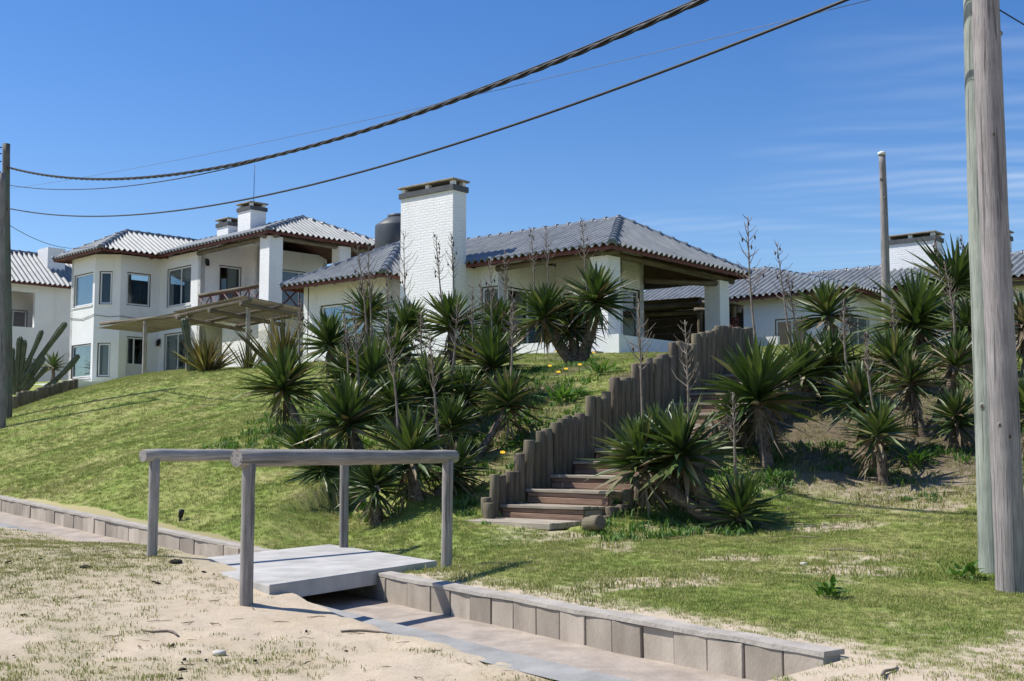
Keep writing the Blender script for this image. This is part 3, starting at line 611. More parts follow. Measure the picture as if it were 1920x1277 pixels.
def tile_mesh(L_, r):
    b = MB(); n = 8; prof = [(0, r*1.18),(.09, r*1.18),(.10, r*.98),(L_+.05, r*.88)]; vs = []
    for (x, rr) in prof:
        for k in range(n+1):
            th = math.pi*(k/n*1.16 - .08); vs.append((x, math.cos(th)*rr, math.sin(th)*rr))
    b.add(vs, [(i*(n+1)+k, (i+1)*(n+1)+k, (i+1)*(n+1)+k+1, i*(n+1)+k+1) for i in range(3) for k in range(n)], 0, True)
    b.add([(0,0,0)] + [(0, math.cos(math.pi*(k/n*1.16-.08))*r*1.18, math.sin(math.pi*(k/n*1.16-.08))*r*1.18) for k in range(n+1)], [(0,k+2,k+1) for k in range(n)])
    return b.mesh('ridge_tile', M['ridge'])
TILE = tile_mesh(.46, .118)
def ridge(parent, a, b):
    a = Vector(a); b = Vector(b); d = b-a; L_ = d.length; k = max(1, round(L_/.46)); d.normalize(); z = Vector((0,0,1)); y = z.cross(d).normalized(); zz = d.cross(y)
    rot = Matrix((d, y, zz)).transposed().to_euler()
    for i in range(k):
        o = link('ridge_tile', TILE, parent, a + d*(L_*i/k) + zz*.015, rot); o.scale.x = L_/k/.46
def chimney(parent, x0, x1, y0, y1, z0, z1, capn=3):
    b = MB(); b.box((x0,y0,z0), (x1,y1,z1)); c = b.build('chimney', M['white'], parent, uv=True)
    b = MB(); b.box((x0-.05,y0-.05,z1), (x1+.05,y1+.05,z1+.16)); b.build('brick_band', M['darkband'], c)
    for i in range(capn):
        for yy in (y0+.02, y1-.14):
            b = MB(); xx = x0 + (x1-x0-.14)*i/(capn-1); b.box((xx,yy,z1+.16),(xx+.14,yy+.12,z1+.29)); b.build('cap_support', M['plaster'], c)
    b = MB(); b.bevbox((x0-.08,y0-.08,z1+.29),(x1+.08,y1+.08,z1+.345), .012); b.build('cap_slab', M['cap'], c); return c
def logbeam(parent, a, b, r=.075, name='beam', mat='beam'):
    a = Vector(a); b = Vector(b); d = b-a; m_ = MB(); K = 6
    m_.tube([(d.length*i/K, random.uniform(-1,1)*r*.06, random.uniform(-1,1)*r*.06) for i in range(K+1)], [r*random.uniform(.95,1.05) for _ in range(K+1)], 10)
    o = m_.build(name, M[mat], parent); o.location = a; o.rotation_euler = Vector((1,0,0)).rotation_difference(d.normalized()).to_euler(); return o
def rafters(parent, e0, e1, inn, rise, n, over=.18, ln=1.2, r=.055):
    e0 = Vector(e0); e1 = Vector(e1); inn = Vector(inn); LL = (e1 - e0).length; ln0 = ln; over0 = over
    for i in range(n):
        ln = max(.3, min(ln0, .5 * LL * min((i+.5)/n, 1-(i+.5)/n) * 2 * .55)); over = min(over0, ln)
        p = e0.lerp(e1, (i+.5)/n) + Vector((0,0,-.12)); logbeam(parent, p + inn*over*.4 + Vector((0,0,rise*over*.4)), p + inn*ln + Vector((0,0,rise*ln)), r, 'rafter')
def lamp(parent, p, n):
    b = MB(); n = Vector(n); p = Vector(p); t = Vector((-n.y, n.x, 0))
    solidquad(b, p + n*.10 - t*.05 - Vector((0,0,.0)), t, Vector((0,0,1)), (.10, .20), n, .10); solidquad(b, p + n*.16 - t*.06 - Vector((0,0,.10)), t, Vector((0,0,1)), (.12, .24), n, .09)
    b.build('wall_lamp', M['black'], parent)
def wbox(parent, lo, hi, name='column', mat='white'):
    b = MB(); b.box(lo, hi); return b.build(name, M[mat], parent, uv=True)
CUR = ((.03,.30),(.72,.97))

# ---- main house (centre); origin at its roof corner, local z = 0 at the terrace
FZ = 3.82
mh = thing('beach_house', 'white brick single-storey house with grey corrugated roof and big chimney', 'house', (2.62, 31.0, FZ), R(-40))
EZ, RZ = 2.78, 4.25
A_, pk = (0,0,EZ), (-2.29,3.65,RZ); lf = (-12.5,3.65,RZ)
rf = roof_slope(mh, [(-12.5,0,EZ),(0,0,EZ),pk,lf]); rr_ = roof_slope(mh, [(0,0,EZ),(0,7.3,EZ),pk]); rb = roof_slope(mh, [(0,7.3,EZ),(-12.5,7.3,EZ),lf,pk])
ridge(rf, (0,0,EZ+.02), pk); ridge(rf, (0,7.3,EZ+.02), pk); ridge(rf, pk, lf)
# wing roof left of the chimney
wa = (-9.6,1.75,4.06); w0, w1, w2, w3 = (-12.25,-1.0,2.62), (-7.55,-1.0,2.62), (-7.0,3.2,2.62), (-12.25,4.6,2.62)
wf = roof_slope(mh, [w0,w1,wa]); roof_slope(mh, [w1,(-7.55,4.4,2.62),wa,]); roof_slope(mh, [(-12.25,4.4,2.62),w0,wa])
ridge(wf, w0, wa); ridge(wf, w1, wa)
# walls
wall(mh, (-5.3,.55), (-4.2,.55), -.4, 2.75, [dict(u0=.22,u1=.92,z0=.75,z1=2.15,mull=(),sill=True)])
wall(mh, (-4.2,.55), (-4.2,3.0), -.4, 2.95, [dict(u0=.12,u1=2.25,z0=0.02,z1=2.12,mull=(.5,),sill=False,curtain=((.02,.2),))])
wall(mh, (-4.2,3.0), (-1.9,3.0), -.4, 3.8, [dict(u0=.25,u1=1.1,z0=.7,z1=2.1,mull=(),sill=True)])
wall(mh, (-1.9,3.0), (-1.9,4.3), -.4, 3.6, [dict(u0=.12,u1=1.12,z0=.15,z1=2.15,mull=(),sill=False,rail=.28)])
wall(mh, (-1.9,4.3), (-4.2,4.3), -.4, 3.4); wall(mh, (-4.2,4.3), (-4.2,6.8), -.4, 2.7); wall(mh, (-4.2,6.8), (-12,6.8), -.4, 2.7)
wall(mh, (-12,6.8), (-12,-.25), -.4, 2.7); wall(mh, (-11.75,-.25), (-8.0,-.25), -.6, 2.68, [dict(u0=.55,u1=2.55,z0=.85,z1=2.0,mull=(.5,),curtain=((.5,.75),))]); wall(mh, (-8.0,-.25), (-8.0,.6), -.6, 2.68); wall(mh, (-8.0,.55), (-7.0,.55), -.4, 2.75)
chimney(mh, -7.28, -5.17, -.55, .02, -.5, 4.86, 3); wbox(mh, (-7.2,.02,-.5), (-5.25,.56,2.7), 'chimney_base')
wbox(mh, (-1.05,.42,-.4), (-.45,1.0,2.6)); wbox(mh, (-.95,6.2,-.4), (-.42,6.75,2.55))
logbeam(mh, (-4.4,.5,2.62), (-.15,.5,2.70), .09); logbeam(mh, (-.55,.2,2.68), (-.55,7.2,2.62), .10); logbeam(mh, (-.6,6.5,2.6), (-4.4,6.5,2.6), .09); logbeam(mh, (-1.9,4.3,2.45), (-.5,6.3,2.45), .09)
rafters(mh, (-5,0,EZ), (0,0,EZ), (0,1,0), .40, 6); rafters(mh, (0,0,EZ), (0,7.3,EZ), (-1,0,0), .62, 9, ln=2.0); rafters(mh, (-12,-1,2.62), (-7.6,-1,2.62), (0,1,0), .5, 5, ln=.6); rafters(mh, (-7.5,-.9,2.6), (-7.5,.4,2.6), (-1,0,0), .5, 1, ln=.6)
lamp(mh, (-2.75,3.0,2.15), (0,-1,0)); lamp(mh, (-8.35,-.25,1.95), (0,-1,0))
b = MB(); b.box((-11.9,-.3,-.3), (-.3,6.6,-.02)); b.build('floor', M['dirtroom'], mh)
pl = wbox(mh, (-3.3,.02,-.6), (-1.55,.22,.34), 'plinth_wall', 'plaster'); wbox(mh, (-1.1,-.02,-.6), (.2,.2,.42), 'plinth_wall', 'plaster'); wbox(mh, (.0,.2,-.6), (.2,3.6,.40), 'plinth_wall', 'plaster')
wbox(mh, (-1.1,.2,-.6), (.0,.42,.1), 'step', 'plaster')
# ---- dark pergola and lattice behind the porch
pg = thing('timber_shelter', 'dark timber shelter with slatted roof behind the open porch', 'shelter', (2.62, 31.0, FZ), R(-40))
for i in range(9):
    b = MB(); b.bevbox((-2.4,-.045,-.01),(2.4,.045,.01), .004); o = b.build('plank', M['darkwood'], pg); o.location = (-4.8, 11.2, .0 + i*.27 + .1); o.rotation_euler = (R(90), 0, 0); o.scale = (1, 2.97, 1)
for (x, y) in ((-6.2,8.2),(-2.45,8.4),(-6.2,10.9),(-2.6,10.9)): link('post', log_mesh(2.7, .085, .01, 10, 'palisade', 1, int(x*10)), pg, (x, y, -.3))
logbeam(pg, (-6.8,8.3,2.30), (-1.5,8.3,2.17), .09); logbeam(pg, (-6.8,11.0,2.35), (-2.4,11.0,2.2), .09); logbeam(pg, (-2.4,8.0,1.95), (-1.2,8.1,1.85), .07)
for i in range(9):
    b = MB(); b.bevbox((-1.55,-.096,-.012),(1.55,.096,.012), .004); o = b.build('slat', M['darkwood'], pg); o.location = (-6.6 + i*.5, 9.6, 2.44 - i*.01); o.rotation_euler = (0, 0, R(90)); o.scale.y = 2.6
def lattice(parent, org, u, w, h, sp=.16):
    org = Vector(org); u = Vector(u); n = Vector((u.y,-u.x,0)); up = Vector((0,0,1)); k = 0; t = -h
    fr = MB()
    for (a, c, ww, hh) in ((0,0,w,.05),(0,h-.05,w,.05),(0,.05,.05,h-.1),(w-.05,.05,.05,h-.1)): solidquad(fr, org+u*a+up*c+n*.02, u, up, (ww,hh), n, .04)
    lo = fr.build('lattice_frame', M['maroon'], parent)
    for s in (1,-1):
        t = -h
        while t < w:
            a0 = max(t, 0); a1 = min(t+h, w)
            if a1-a0 > .08:
                z0 = a0-t; z1 = a1-t
                if s < 0: z0, z1 = h-z0, h-z1
                p = org+u*a0+up*z0+n*.006*s; q_ = org+u*a1+up*z1+n*.006*s; d = (q_-p); pd = Vector(d).normalized().cross(n)*.03
                b = MB(); b.add([p-pd,q_-pd,q_+pd,p+pd,p-pd-n*.008,q_-pd-n*.008,q_+pd-n*.008,p+pd-n*.008], [(0,1,2,3),(7,6,5,4),(0,4,5,1),(1,5,6,2),(2,6,7,3),(3,7,4,0)]); b.build('lath', M['maroon'], lo)
            t += sp
    return lo
lattice(pg, (-2.3,8.5,-.1), (1,0,0), 1.2, 1.75)
b = MB(); b.tube([(-1.75,8.1,1.1),(-1.75,8.1,2.6)], .09, 12); b.build('flue_pipe', M['metal'], pg)

# ---- left two-storey house
lh = thing('two_storey_house', 'white brick two-storey house with bay windows, balcony and corrugated roof', 'house', (-9.1, 44.2, 4.1), R(-45))
E2, R2 = 5.3, 6.45; p2 = (-2.2,3.1,R2); l2 = (-16,3.1,R2)
q1 = roof_slope(lh, [(-16,0,E2),(0,0,E2),p2,l2]); q2 = roof_slope(lh, [(0,0,E2),(0,6.3,E2),p2]); roof_slope(lh, [(0,6.2,E2),(-16,6.2,E2),l2,p2])
ridge(q1, (0,0,E2), p2); ridge(q1, (0,6.2,E2), p2); ridge(q1, p2, l2)
ba = (-10.4,-.35,6.5); bb = (-10.4,3.1,6.5)
v1 = roof_slope(lh, [(-12.6,-2.55,E2),(-8.2,-2.55,E2),ba]); v2 = roof_slope(lh, [(-8.2,-2.55,E2),(-8.2,3.1,E2),(-10.4,3.1,6.5),ba]); roof_slope(lh, [(-12.6,3.1,E2),(-12.6,-2.55,E2),ba,bb])
ridge(v1, (-12.6,-2.55,E2), ba); ridge(v1, (-8.2,-2.55,E2), ba); ridge(v1, ba, bb)
WZ = dict(z0=3.15, z1=4.55)
wall(lh, (-11.85,-2.05), (-9.65,-2.05), -1.2, 5.25, [dict(u0=.22,u1=2.02,mull=(),curtain=((.02,.98),),**WZ), dict(u0=.15,u1=2.02,z0=.12,z1=1.55,mull=(),curtain=((.05,.45),))])
wall(lh, (-9.65,-2.05), (-8.9,-1.29), -1.2, 5.25, [dict(u0=.18,u1=.72,mull=(),**WZ), dict(u0=.18,u1=.72,z0=.12,z1=1.55,mull=(),curtain=((.3,.98),))])
wall(lh, (-8.9,-1.29), (-8.9,.5), -1.2, 5.25, [dict(u0=.28,u1=1.38,mull=(),sill=False,**WZ), dict(u0=.35,u1=1.2,z0=.02,z1=1.85,mull=(.42,),sill=False,door=True)])
wall(lh, (-8.9,.5), (-5.6,.5), -.5, 5.25, [dict(u0=.55,u1=2.55,mull=(.55,),z0=3.1,z1=4.75,curtain=((.55,.98),)), dict(u0=.45,u1=2.35,z0=.02,z1=2.0,mull=(.55,),sill=False,curtain=((.02,.5),))])
wall(lh, (-5.6,.5), (-5.6,2.5), -.5, 5.6, [dict(u0=.85,u1=1.95,z0=2.75,z1=4.75,mull=(),sill=False,curtain=((.5,.9),))])
wall(lh, (-5.6,2.5), (-4.5,2.5), -.5, 6.1); wall(lh, (-4.5,2.5), (-4.5,6.0), -.5, 5.5, [dict(u0=.25,u1=3.0,z0=2.75,z1=4.7,mull=(.35,.67),sill=False,curtain=((.05,.25),(.8,.97)))])
wall(lh, (-4.5,6.0), (-15.5,6.0), -.5, 5.2); wall(lh, (-15.5,6.0), (-15.5,.5), -.5, 5.2); wall(lh, (-15.5,.5), (-11.85,.5), -.5, 5.25); wall(lh, (-11.85,.5), (-11.85,-2.05), -1.2, 5.25)
b = MB(); b.box((-15.4,.6,2.25), (-4.7,5.8,2.4)); b.box((-11.7,-1.2,2.25), (-9.2,.6,2.4)); b.build('upper_floor', M['dirtroom'], lh)
wbox(lh, (-5.598,.25,2.15), (-.2,2.49,2.42), 'balcony_slab', 'plaster'); wbox(lh, (-4.498,2.49,2.15), (-.2,6.0,2.42), 'balcony_slab', 'plaster')
wbox(lh, (-.85,.22,-.3), (-.22,.82,5.15)); wbox(lh, (-.75,3.5,-.3), (-.25,4.05,5.15))
wall(lh, (-4.0,.6), (-1.0,.6), -.5, 2.14); wall(lh, (-1.0,.85), (-.9,5.5), -.5, 2.14)
logbeam(lh, (-5.7,.45,5.12), (-.05,.45,5.18), .10); logbeam(lh, (-.5,.1,5.16), (-.5,6.1,5.12), .10); rafters(lh, (-8,0,E2), (0,0,E2), (0,1,0), .37, 8); rafters(lh, (0,0,E2), (0,6.2,E2), (-1,0,0), .5, 7, ln=2.0); rafters(lh, (-12.5,-2.55,E2), (-8.3,-2.55,E2), (0,1,0), .5, 4, ln=.7); rafters(lh, (-8.2,-2.5,E2), (-8.2,0,E2), (-1,0,0), .5, 2, ln=.9)
chimney(lh, -5.6, -4.65, 2.2, 2.95, 5.6, 7.05, 2); chimney(lh, -7.9, -7.0, 2.6, 3.3, 5.6, 6.75, 2)
b = MB(); b.tube([(-4.9,2.5,7.3),(-4.88,2.5,9.0)], .012, 6); b.build('antenna', M['wire'], lh)
lamp(lh, (-5.6,.75,4.72), (1,0,0)); lamp(lh, (-8.75,.5,1.6), (0,-1,0))
def balustrade(parent, a, b_, z):
    a = Vector((*a, z)); b_ = Vector((*b_, z)); d = (b_-a).normalized(); L_ = (b_-a).length; logbeam(parent, a+Vector((0,0,.95)), b_+Vector((0,0,.95)), .06, 'top_rail'); k = max(2, round(L_/.95))
    for i in range(k):
        p = a + d*(L_*i/k); q_ = a + d*(L_*(i+1)/k)
        for (s, e) in ((p+Vector((0,0,.1)), q_+Vector((0,0,.88))), (p+Vector((0,0,.88)), q_+Vector((0,0,.1))), (p, p+Vector((0,0,.9))), (p+Vector((0,0,.86)), q_+Vector((0,0,.86))), (p+Vector((0,0,.1)), q_+Vector((0,0,.1)))):
            m_ = MB(); m_.tube([s, e], .03, 4, smooth=False); m_.build('baluster', M['maroon'], parent)
balustrade(lh, (-5.5,.4), (-.9,.4), 2.42); balustrade(lh, (-.45,.9), (-.45,3.5), 2.42); balustrade(lh, (-.45,4.1), (-.45,6.0), 2.42)
b = MB(); b.tube([(-11.8,-2.075,2.72),(-10.7,-2.075,2.60),(-9.66,-2.075,2.72),(-9.2,-1.61,2.62),(-8.875,-1.27,2.66),(-8.875,0,2.56),(-8.85,.475,2.60),(-7.5,.475,2.50),(-5.9,.475,2.70),(-5.8,.475,2.55)], .012, 5); b.build('wall_cable', M['black'], lh)
wbox(lh, (-13.5,-3.3,-2.2), (-8.8,-3.1,-.12), 'garden_wall', 'plaster'); wbox(lh, (-8.8,-3.3,-2.2), (-8.6,-1.4,-.12), 'garden_wall', 'plaster')
b = MB(); b.box((-13.4,-3.1,-1.5), (-8.8,-2.05,-.2)); b.build('terrace', M['plaster'], lh)
# ---- slatted pergola in front of it
pe = thing('slatted_pergola', 'weathered slatted timber pergola in front of the two-storey house', 'pergola', (-9.1, 44.2, 4.1), R(-45))
def pz(x, y): return 2.16 + .035*(x-3) - .09*(y+2.9)
for i in range(44):
    y = -2.92 + i*.058 if False else None
for i in range(50):
    x = -1.5 + i*.094; b = MB(); b.bevbox((-1.55,-.016,-.014),(1.55,.016,.014), .003)
    o = b.build('slat', M['slat'], pe); o.location = (x, -1.45, pz(x,-1.45)+.10); o.rotation_euler = (math.atan(.035), 0, R(90)); o.rotation_euler = Euler((0, math.atan(.09), R(90)))
for yy in (-2.75,-1.5,-.3): logbeam(pe, (-1.7,yy,pz(-1.7,yy)), (3.2,yy,pz(3.2,yy)), .07)
for xx in (-1.3,.9,2.9): logbeam(pe, (xx,-2.95,pz(xx,-2.95)-.13), (xx,.2,pz(xx,.2)-.13), .075)
for i in range(70):
    x = -1.6 - i*.094; b = MB(); b.bevbox((-1.15,-.017,-.012),(1.15,.017,.012), .003)
    o = b.build('slat', M['slat'], pe); o.location = (x, -1.45, 2.13 - .035*(x+1.6)*-.6); o.rotation_euler = (0, math.atan(.02), R(90))
for yy in (-2.4,-.6): logbeam(pe, (-8.3,yy,2.22), (-1.2,yy,2.02), .075)
for (x, y, h) in ((-4.6,-2.4,2.05),(-1.4,-2.4,2.0),(2.7,-2.5,2.05),(1.0,-.4,1.9)): link('post', log_mesh(h+1.2, .085, .01, 10, 'log', .95, int(x*9)), pe, (x, y, -1.2))

# ---- right house
rh = thing('low_house', 'low white house with grey corrugated hip roof at the right', 'house', (11.5, 40.0, FZ), R(-40))
E3 = 2.86; ap = (-5,3.24,4.3)
t1 = roof_slope(rh, [(-9.5,0,E3),(0,0,E3),ap,(-9.5,3.24,4.3)]); roof_slope(rh, [(0,0,E3),(0,6.4,E3),ap]); ridge(t1, (0,0,E3), ap); ridge(t1, ap, (-9.5,3.24,4.3))
t2 = roof_slope(rh, [(-5,2.3,3.05),(9,2.3,3.05),(9,5.4,4.25),(-5,5.4,4.25)]); roof_slope(rh, [(9,8.5,3.05),(-5,8.5,3.05),(-5,5.4,4.25),(9,5.4,4.25)]); ridge(t2, (9,5.4,4.25), (-5,5.4,4.25))
wall(rh, (-9.3,.6), (-.6,.6), -.4, 2.85, [dict(u0=6.0,u1=7.3,z0=.75,z1=2.05,mull=(.5,))]); wall(rh, (-.6,.6), (-.6,3.0), -.4, 3.0, [dict(u0=.3,u1=2.0,z0=.0,z1=2.1,mull=(.5,),sill=False,rail=.3)])
wall(rh, (-.6,3.0), (8.6,3.0), -.4, 3.1, [dict(u0=.9,u1=2.1,z0=.6,z1=2.0,mull=(.5,)), dict(u0=4.0,u1=5.8,z0=0,z1=2.1,mull=(.5,),sill=False)]); wall(rh, (8.6,3.0), (8.6,8.2), -.4, 3.0); wall(rh, (8.6,8.2), (-9.3,8.2), -.4, 2.8); wall(rh, (-9.3,8.2), (-9.3,.6), -.4, 2.8)
wbox(rh, (-3.9,-1.3,-.4), (-2.2,-1.15,1.25), 'garden_screen', 'plaster')
chimney(rh, -.8, 1.0, 4.7, 5.5, 2.8, 4.98, 3); chimney(rh, 2.6, 3.3, 5.4, 6.0, 2.8, 4.85, 2)
logbeam(rh, (-.3,.3,2.72), (-.3,3.0,2.78), .09); logbeam(rh, (-.6,2.5,2.85), (8.8,2.5,2.85), .08); rafters(rh, (-9,0,E3), (0,0,E3), (0,1,0), .4, 9, ln=.8)
# ---- far left house
fh = thing('far_house', 'white house with corrugated roof beyond the left utility poles', 'house', (-27.3, 58.0, 4.0), R(-45))
u1 = roof_slope(fh, [(3.6,-2.0,5.2),(3.6,7,5.2),(1.0,7,7.0),(1.0,.4,7.0)]); u2 = roof_slope(fh, [(-8,-2.0,5.2),(3.6,-2.0,5.2),(1.0,.4,7.0),(-8,.4,7.0)]); ridge(u1, (3.6,-2,5.2), (1,.4,7.0)); ridge(u1, (1,.4,7.0), (1,7,7.0))
wall(fh, (-8,-1.5), (3.1,-1.5), -2, 5.15, [dict(u0=8.6,u1=10.2,z0=2.9,z1=4.8,hole=True)]); wall(fh, (3.1,-1.5), (3.1,9.5), -2, 5.15, [dict(u0=.3,u1=1.6,z0=2.7,z1=4.9,hole=True), dict(u0=2.3,u1=4.3,z0=3.1,z1=4.8,hole=True), dict(u0=2.0,u1=4.4,z0=.2,z1=1.6,mull=(.5,))])
wall(fh, (3.1,9.5), (-8,9.5), -2, 5.15); wall(fh, (-8,9.5), (-8,-1.5), -2, 5.15); wbox(fh, (-7.9,-1.3,2.4), (2.9,9.3,2.6), 'upper_floor', 'plaster')
wall(fh, (1.4,-1.2), (1.4,9.2), 2.6, 5.1, [dict(u0=3.0,u1=4.4,z0=3.1,z1=4.1,mull=(.5,),sill=False), dict(u0=.5,u1=1.4,z0=2.65,z1=4.6,mull=(),sill=False)])
wbox(fh, (1.1,3.7,4.8), (2.3,4.6,7.25), 'chimney'); balustrade(fh, (3.15,-1.2), (3.15,.1), 2.6)
logbeam(fh, (3.2,5.0,1.75), (6.4,5.0,1.9), .1); logbeam(fh, (3.2,8.6,1.75), (6.4,8.6,1.9), .1); [logbeam(fh, (3.2+k*.8,4.6,1.95), (3.2+k*.8,9.0,1.95), .07) for k in range(5)]
link('post', log_mesh(4.2, .12, .01, 10, 'log', 1, 4), fh, (6.2,5.0,-2.4)); lattice(fh, (6.2,5.2,-1.2), (0,1,0), 3.2, 1.9, .2)
# ---- green roof corner far right, and the tank
gh = thing('green_roof_house', 'house with a dark green sheet roof behind the right poles', 'house', (27.5, 52.0, 3.8), R(-30))
roof_slope(gh, [(-6,-3,3.6),(6,-3,3.6),(6,0,5.2),(-6,0,5.2)], mat='greenroof'); roof_slope(gh, [(6,3,3.6),(-6,3,3.6),(-6,0,5.2),(6,0,5.2)], mat='greenroof')
for (a, c) in (((-5.5,-2.5),(5.5,-2.5)),((5.5,-2.5),(5.5,2.5)),((5.5,2.5),(-5.5,2.5)),((-5.5,2.5),(-5.5,-2.5))): wall(gh, a, c, -.5, 3.7)
tw = thing('water_tank_tower', 'white brick base carrying the dark water tank', 'tower', (-4.45, 46.5, 3.8)); wbox(tw, (-1.1,-1.1,-.3), (1.1,1.1,4.85), 'base')
tk = thing('water_tank', 'dark grey plastic water tank beside the big chimney', 'water tank', (-4.45, 46.5, 8.65))
b = MB(); prof = [(0,.90),(.05,.93),(1.25,.93),(1.33,.90),(1.60,.52),(1.62,.48)]; b.tube([(0,0,z) for z, r in prof], [r for z, r in prof], 28); b.build('tank_body', M['tank'], tk)
b = MB(); b.tube([(0,0,1.60),(0,0,1.74),(0,0,1.77)], [.44,.44,.36], 20); b.build('lid', M['tank'], tk)

# ------------------------------------------------------------------ utility poles and wires
def ground_at(u, v, y0=5.5, y1=60, f=None):
    Ys = np.arange(y0, y1, .05); P = np.array([tuple(pix(u, v, 1.0))]); d = P[0] - np.array([0, 0, CAMZ]); x = d[0]*Ys; z = CAMZ + d[2]*Ys
    h = (f or hz)(x, Ys); k = np.argmax(h >= z); return Vector((x[k], Ys[k], h[k]))
def zat(x, y): return float(hz(np.array([x]), np.array([y]))[0])
def pole(label, u, v, Y, vtop, r0, r1, mat, lean=(0,0), name='utility_pole', H=None, knots=10, seed=1):
    p = pix(u, v, Y); z0 = zat(p.x, p.y); t = thing(name, label, 'pole', (p.x, p.y, z0))
    H = H or pix(u, vtop, Y).z - z0; st = random.getstate(); random.seed(seed); K = 24; b = MB()
    zs = [-.6 + (H+.6)*k/K for k in range(K+1)]; ph = random.uniform(0, 6)
    pts = [(lean[0]*z + .012*math.sin(z*.9+ph), lean[1]*z + .012*math.cos(z*.7+ph), z) for z in zs]; rr = [(r0 + (r1-r0)*max(0, z)/H)*random.uniform(.985,1.015) for z in zs]
    b.tube(pts, rr, 20, wob=.012); sh = b.build('shaft', M[mat], t)
    for k in range(knots):
        z = random.uniform(.4, H-.2); th = random.uniform(-2.7, -.4); rz = r0 + (r1-r0)*z/H; c = Vector((lean[0]*z + math.cos(th)*rz*.97, lean[1]*z + math.sin(th)*rz*.97, z)); n = Vector((math.cos(th), math.sin(th), 0)); tt = Vector((-n.y, n.x, 0))
        b = MB(); vs = [c + n*.014]; s = random.uniform(.012, .03)
        for ring, (q, hh) in enumerate(((.55,.012),(1.0,.006),(1.7,-.014))):
            for i in range(9): a = i*2*math.pi/9; vs.append(c + n*hh + tt*(math.cos(a)*s*q) + Vector((0,0,math.sin(a)*s*q*1.5)))
        b.add(vs, [(0,1+i,1+(i+1) % 9) for i in range(9)] + [(1+9*r_+i, 10+9*r_+i, 10+9*r_+(i+1) % 9, 1+9*r_+(i+1) % 9) for r_ in range(2) for i in range(9)], 0, True); b.m[:9] = [1]*9; b.build('knot', [M[mat], M['pod']], t)
    random.setstate(st); return t, H
PG, hg = pole('stout grey utility pole in front at the right edge', 1894, 1108, 10.0, 0, .124, .106, 'polegrey', (0.000, 0.01), H=6.9, seed=4)
PB, hb = pole('pale green treated pole just behind the stout grey pole', 1861, 1070, 10.75, 0, .128, .112, 'polegreen', (.008, 0), H=6.4, seed=8)
PL, hl = pole('tall brown utility pole at the left edge', 14, 788, 33.0, 270, .125, .10, 'poledark', (-.042, 0), knots=4, seed=2)
PM, hm = pole('shorter grey pole leaning beside the tall brown pole', 1, 812, 31.5, 325, .115, .095, 'polegrey', (-.036, 0), knots=3, seed=3)
PS, hs_ = pole('slender bare pole standing on the dune crest before the low house', 1665, 650, 28.0, 290, .115, .075, 'polegrey', (-.004, 0), knots=3, seed=6)
b = MB(); b.tube([(-.004*hs_,0,hs_-.01),(-.004*hs_,0,hs_+.05),(-.004*hs_,0,hs_+.075)], [.095,.095,.05], 14); b.build('cap', M['plaster'], PS)
for k, z in enumerate((.12, .30, .52, .82)):
    b = MB(); b.tube([(-.042*hl-.08,-.09,hl-z),(-.042*hl-.22,-.16,hl-z-.02),(-.042*hl-.24,-.17,hl-z+.06)], .018, 6); b.build('insulator_hook', M['wire'], PL)
LP = Vector((PL.location.x - .26, 33.0, 0))
def cable(name, label, A, B, sag, r, mat='wire', strands=0, n=60, grp=None):
    A = Vector(A); B = Vector(B); pts = []
    for i in range(n+1):
        t = i/n; p = A.lerp(B, t); p.z -= 4*sag*t*(1-t); pts.append(p - A)
    o = tag(link(name, None, None, A), label, 'cable', grp); b = MB()
    if not strands: b.tube(pts, r, 6)
    else:
        L_ = (B-A).length
        for k in range(strands):
            q = []; n2 = n*4
            for i in range(n2+1):
                t = i/n2; p = A.lerp(B, t); p.z -= 4*sag*t*(1-t); a = t*L_*2*math.pi/1.15 + k*2*math.pi/strands
                sd_ = Vector((B.y-A.y, A.x-B.x, 0)).normalized(); q.append(p - A + sd_*math.cos(a)*r*1.1 + Vector((0,0,math.sin(a)*r*1.1)))
            b.tube(q, r, 5, 0)
    b.build('strand', M[mat], o); return o
GB = Vector((PG.location.x, 10.0, 0))
cable('overhead_cable', 'thick twisted black cable bundle sagging across the sky', (LP.x, 33, 9.12), (GB.x, 10.05, 6.30), 1.245, .017, 'wire', 3)
cable('overhead_cable', 'single dark cable hanging lowest across the sky', (LP.x, 33, 7.97), (GB.x, 10.05, 5.66), 1.04, .017, 'wire')
cable('overhead_cable', 'thin second cable just under the twisted bundle', (LP.x, 33, 8.62), (GB.x, 10.1, 6.34), 1.05, .011, 'wire')
cable('overhead_wire', 'faint hair-thin straight wire high across the sky', (LP.x, 33, 8.5), (GB.x, 10.1, 5.42), .19, .0035, 'wiregrey')
cable('service_wire', 'thin wire from the left pole down to the two-storey house', (LP.x, 33, 7.55), (-17.1, 48.6, 9.55), .35, .010, 'wiregrey')
cable('service_wire', 'short wire running off to the right of the stout pole', (GB.x+.08, 10.0, 5.05), (GB.x+5, 12.5, 4.1), .15, .006, 'wire')

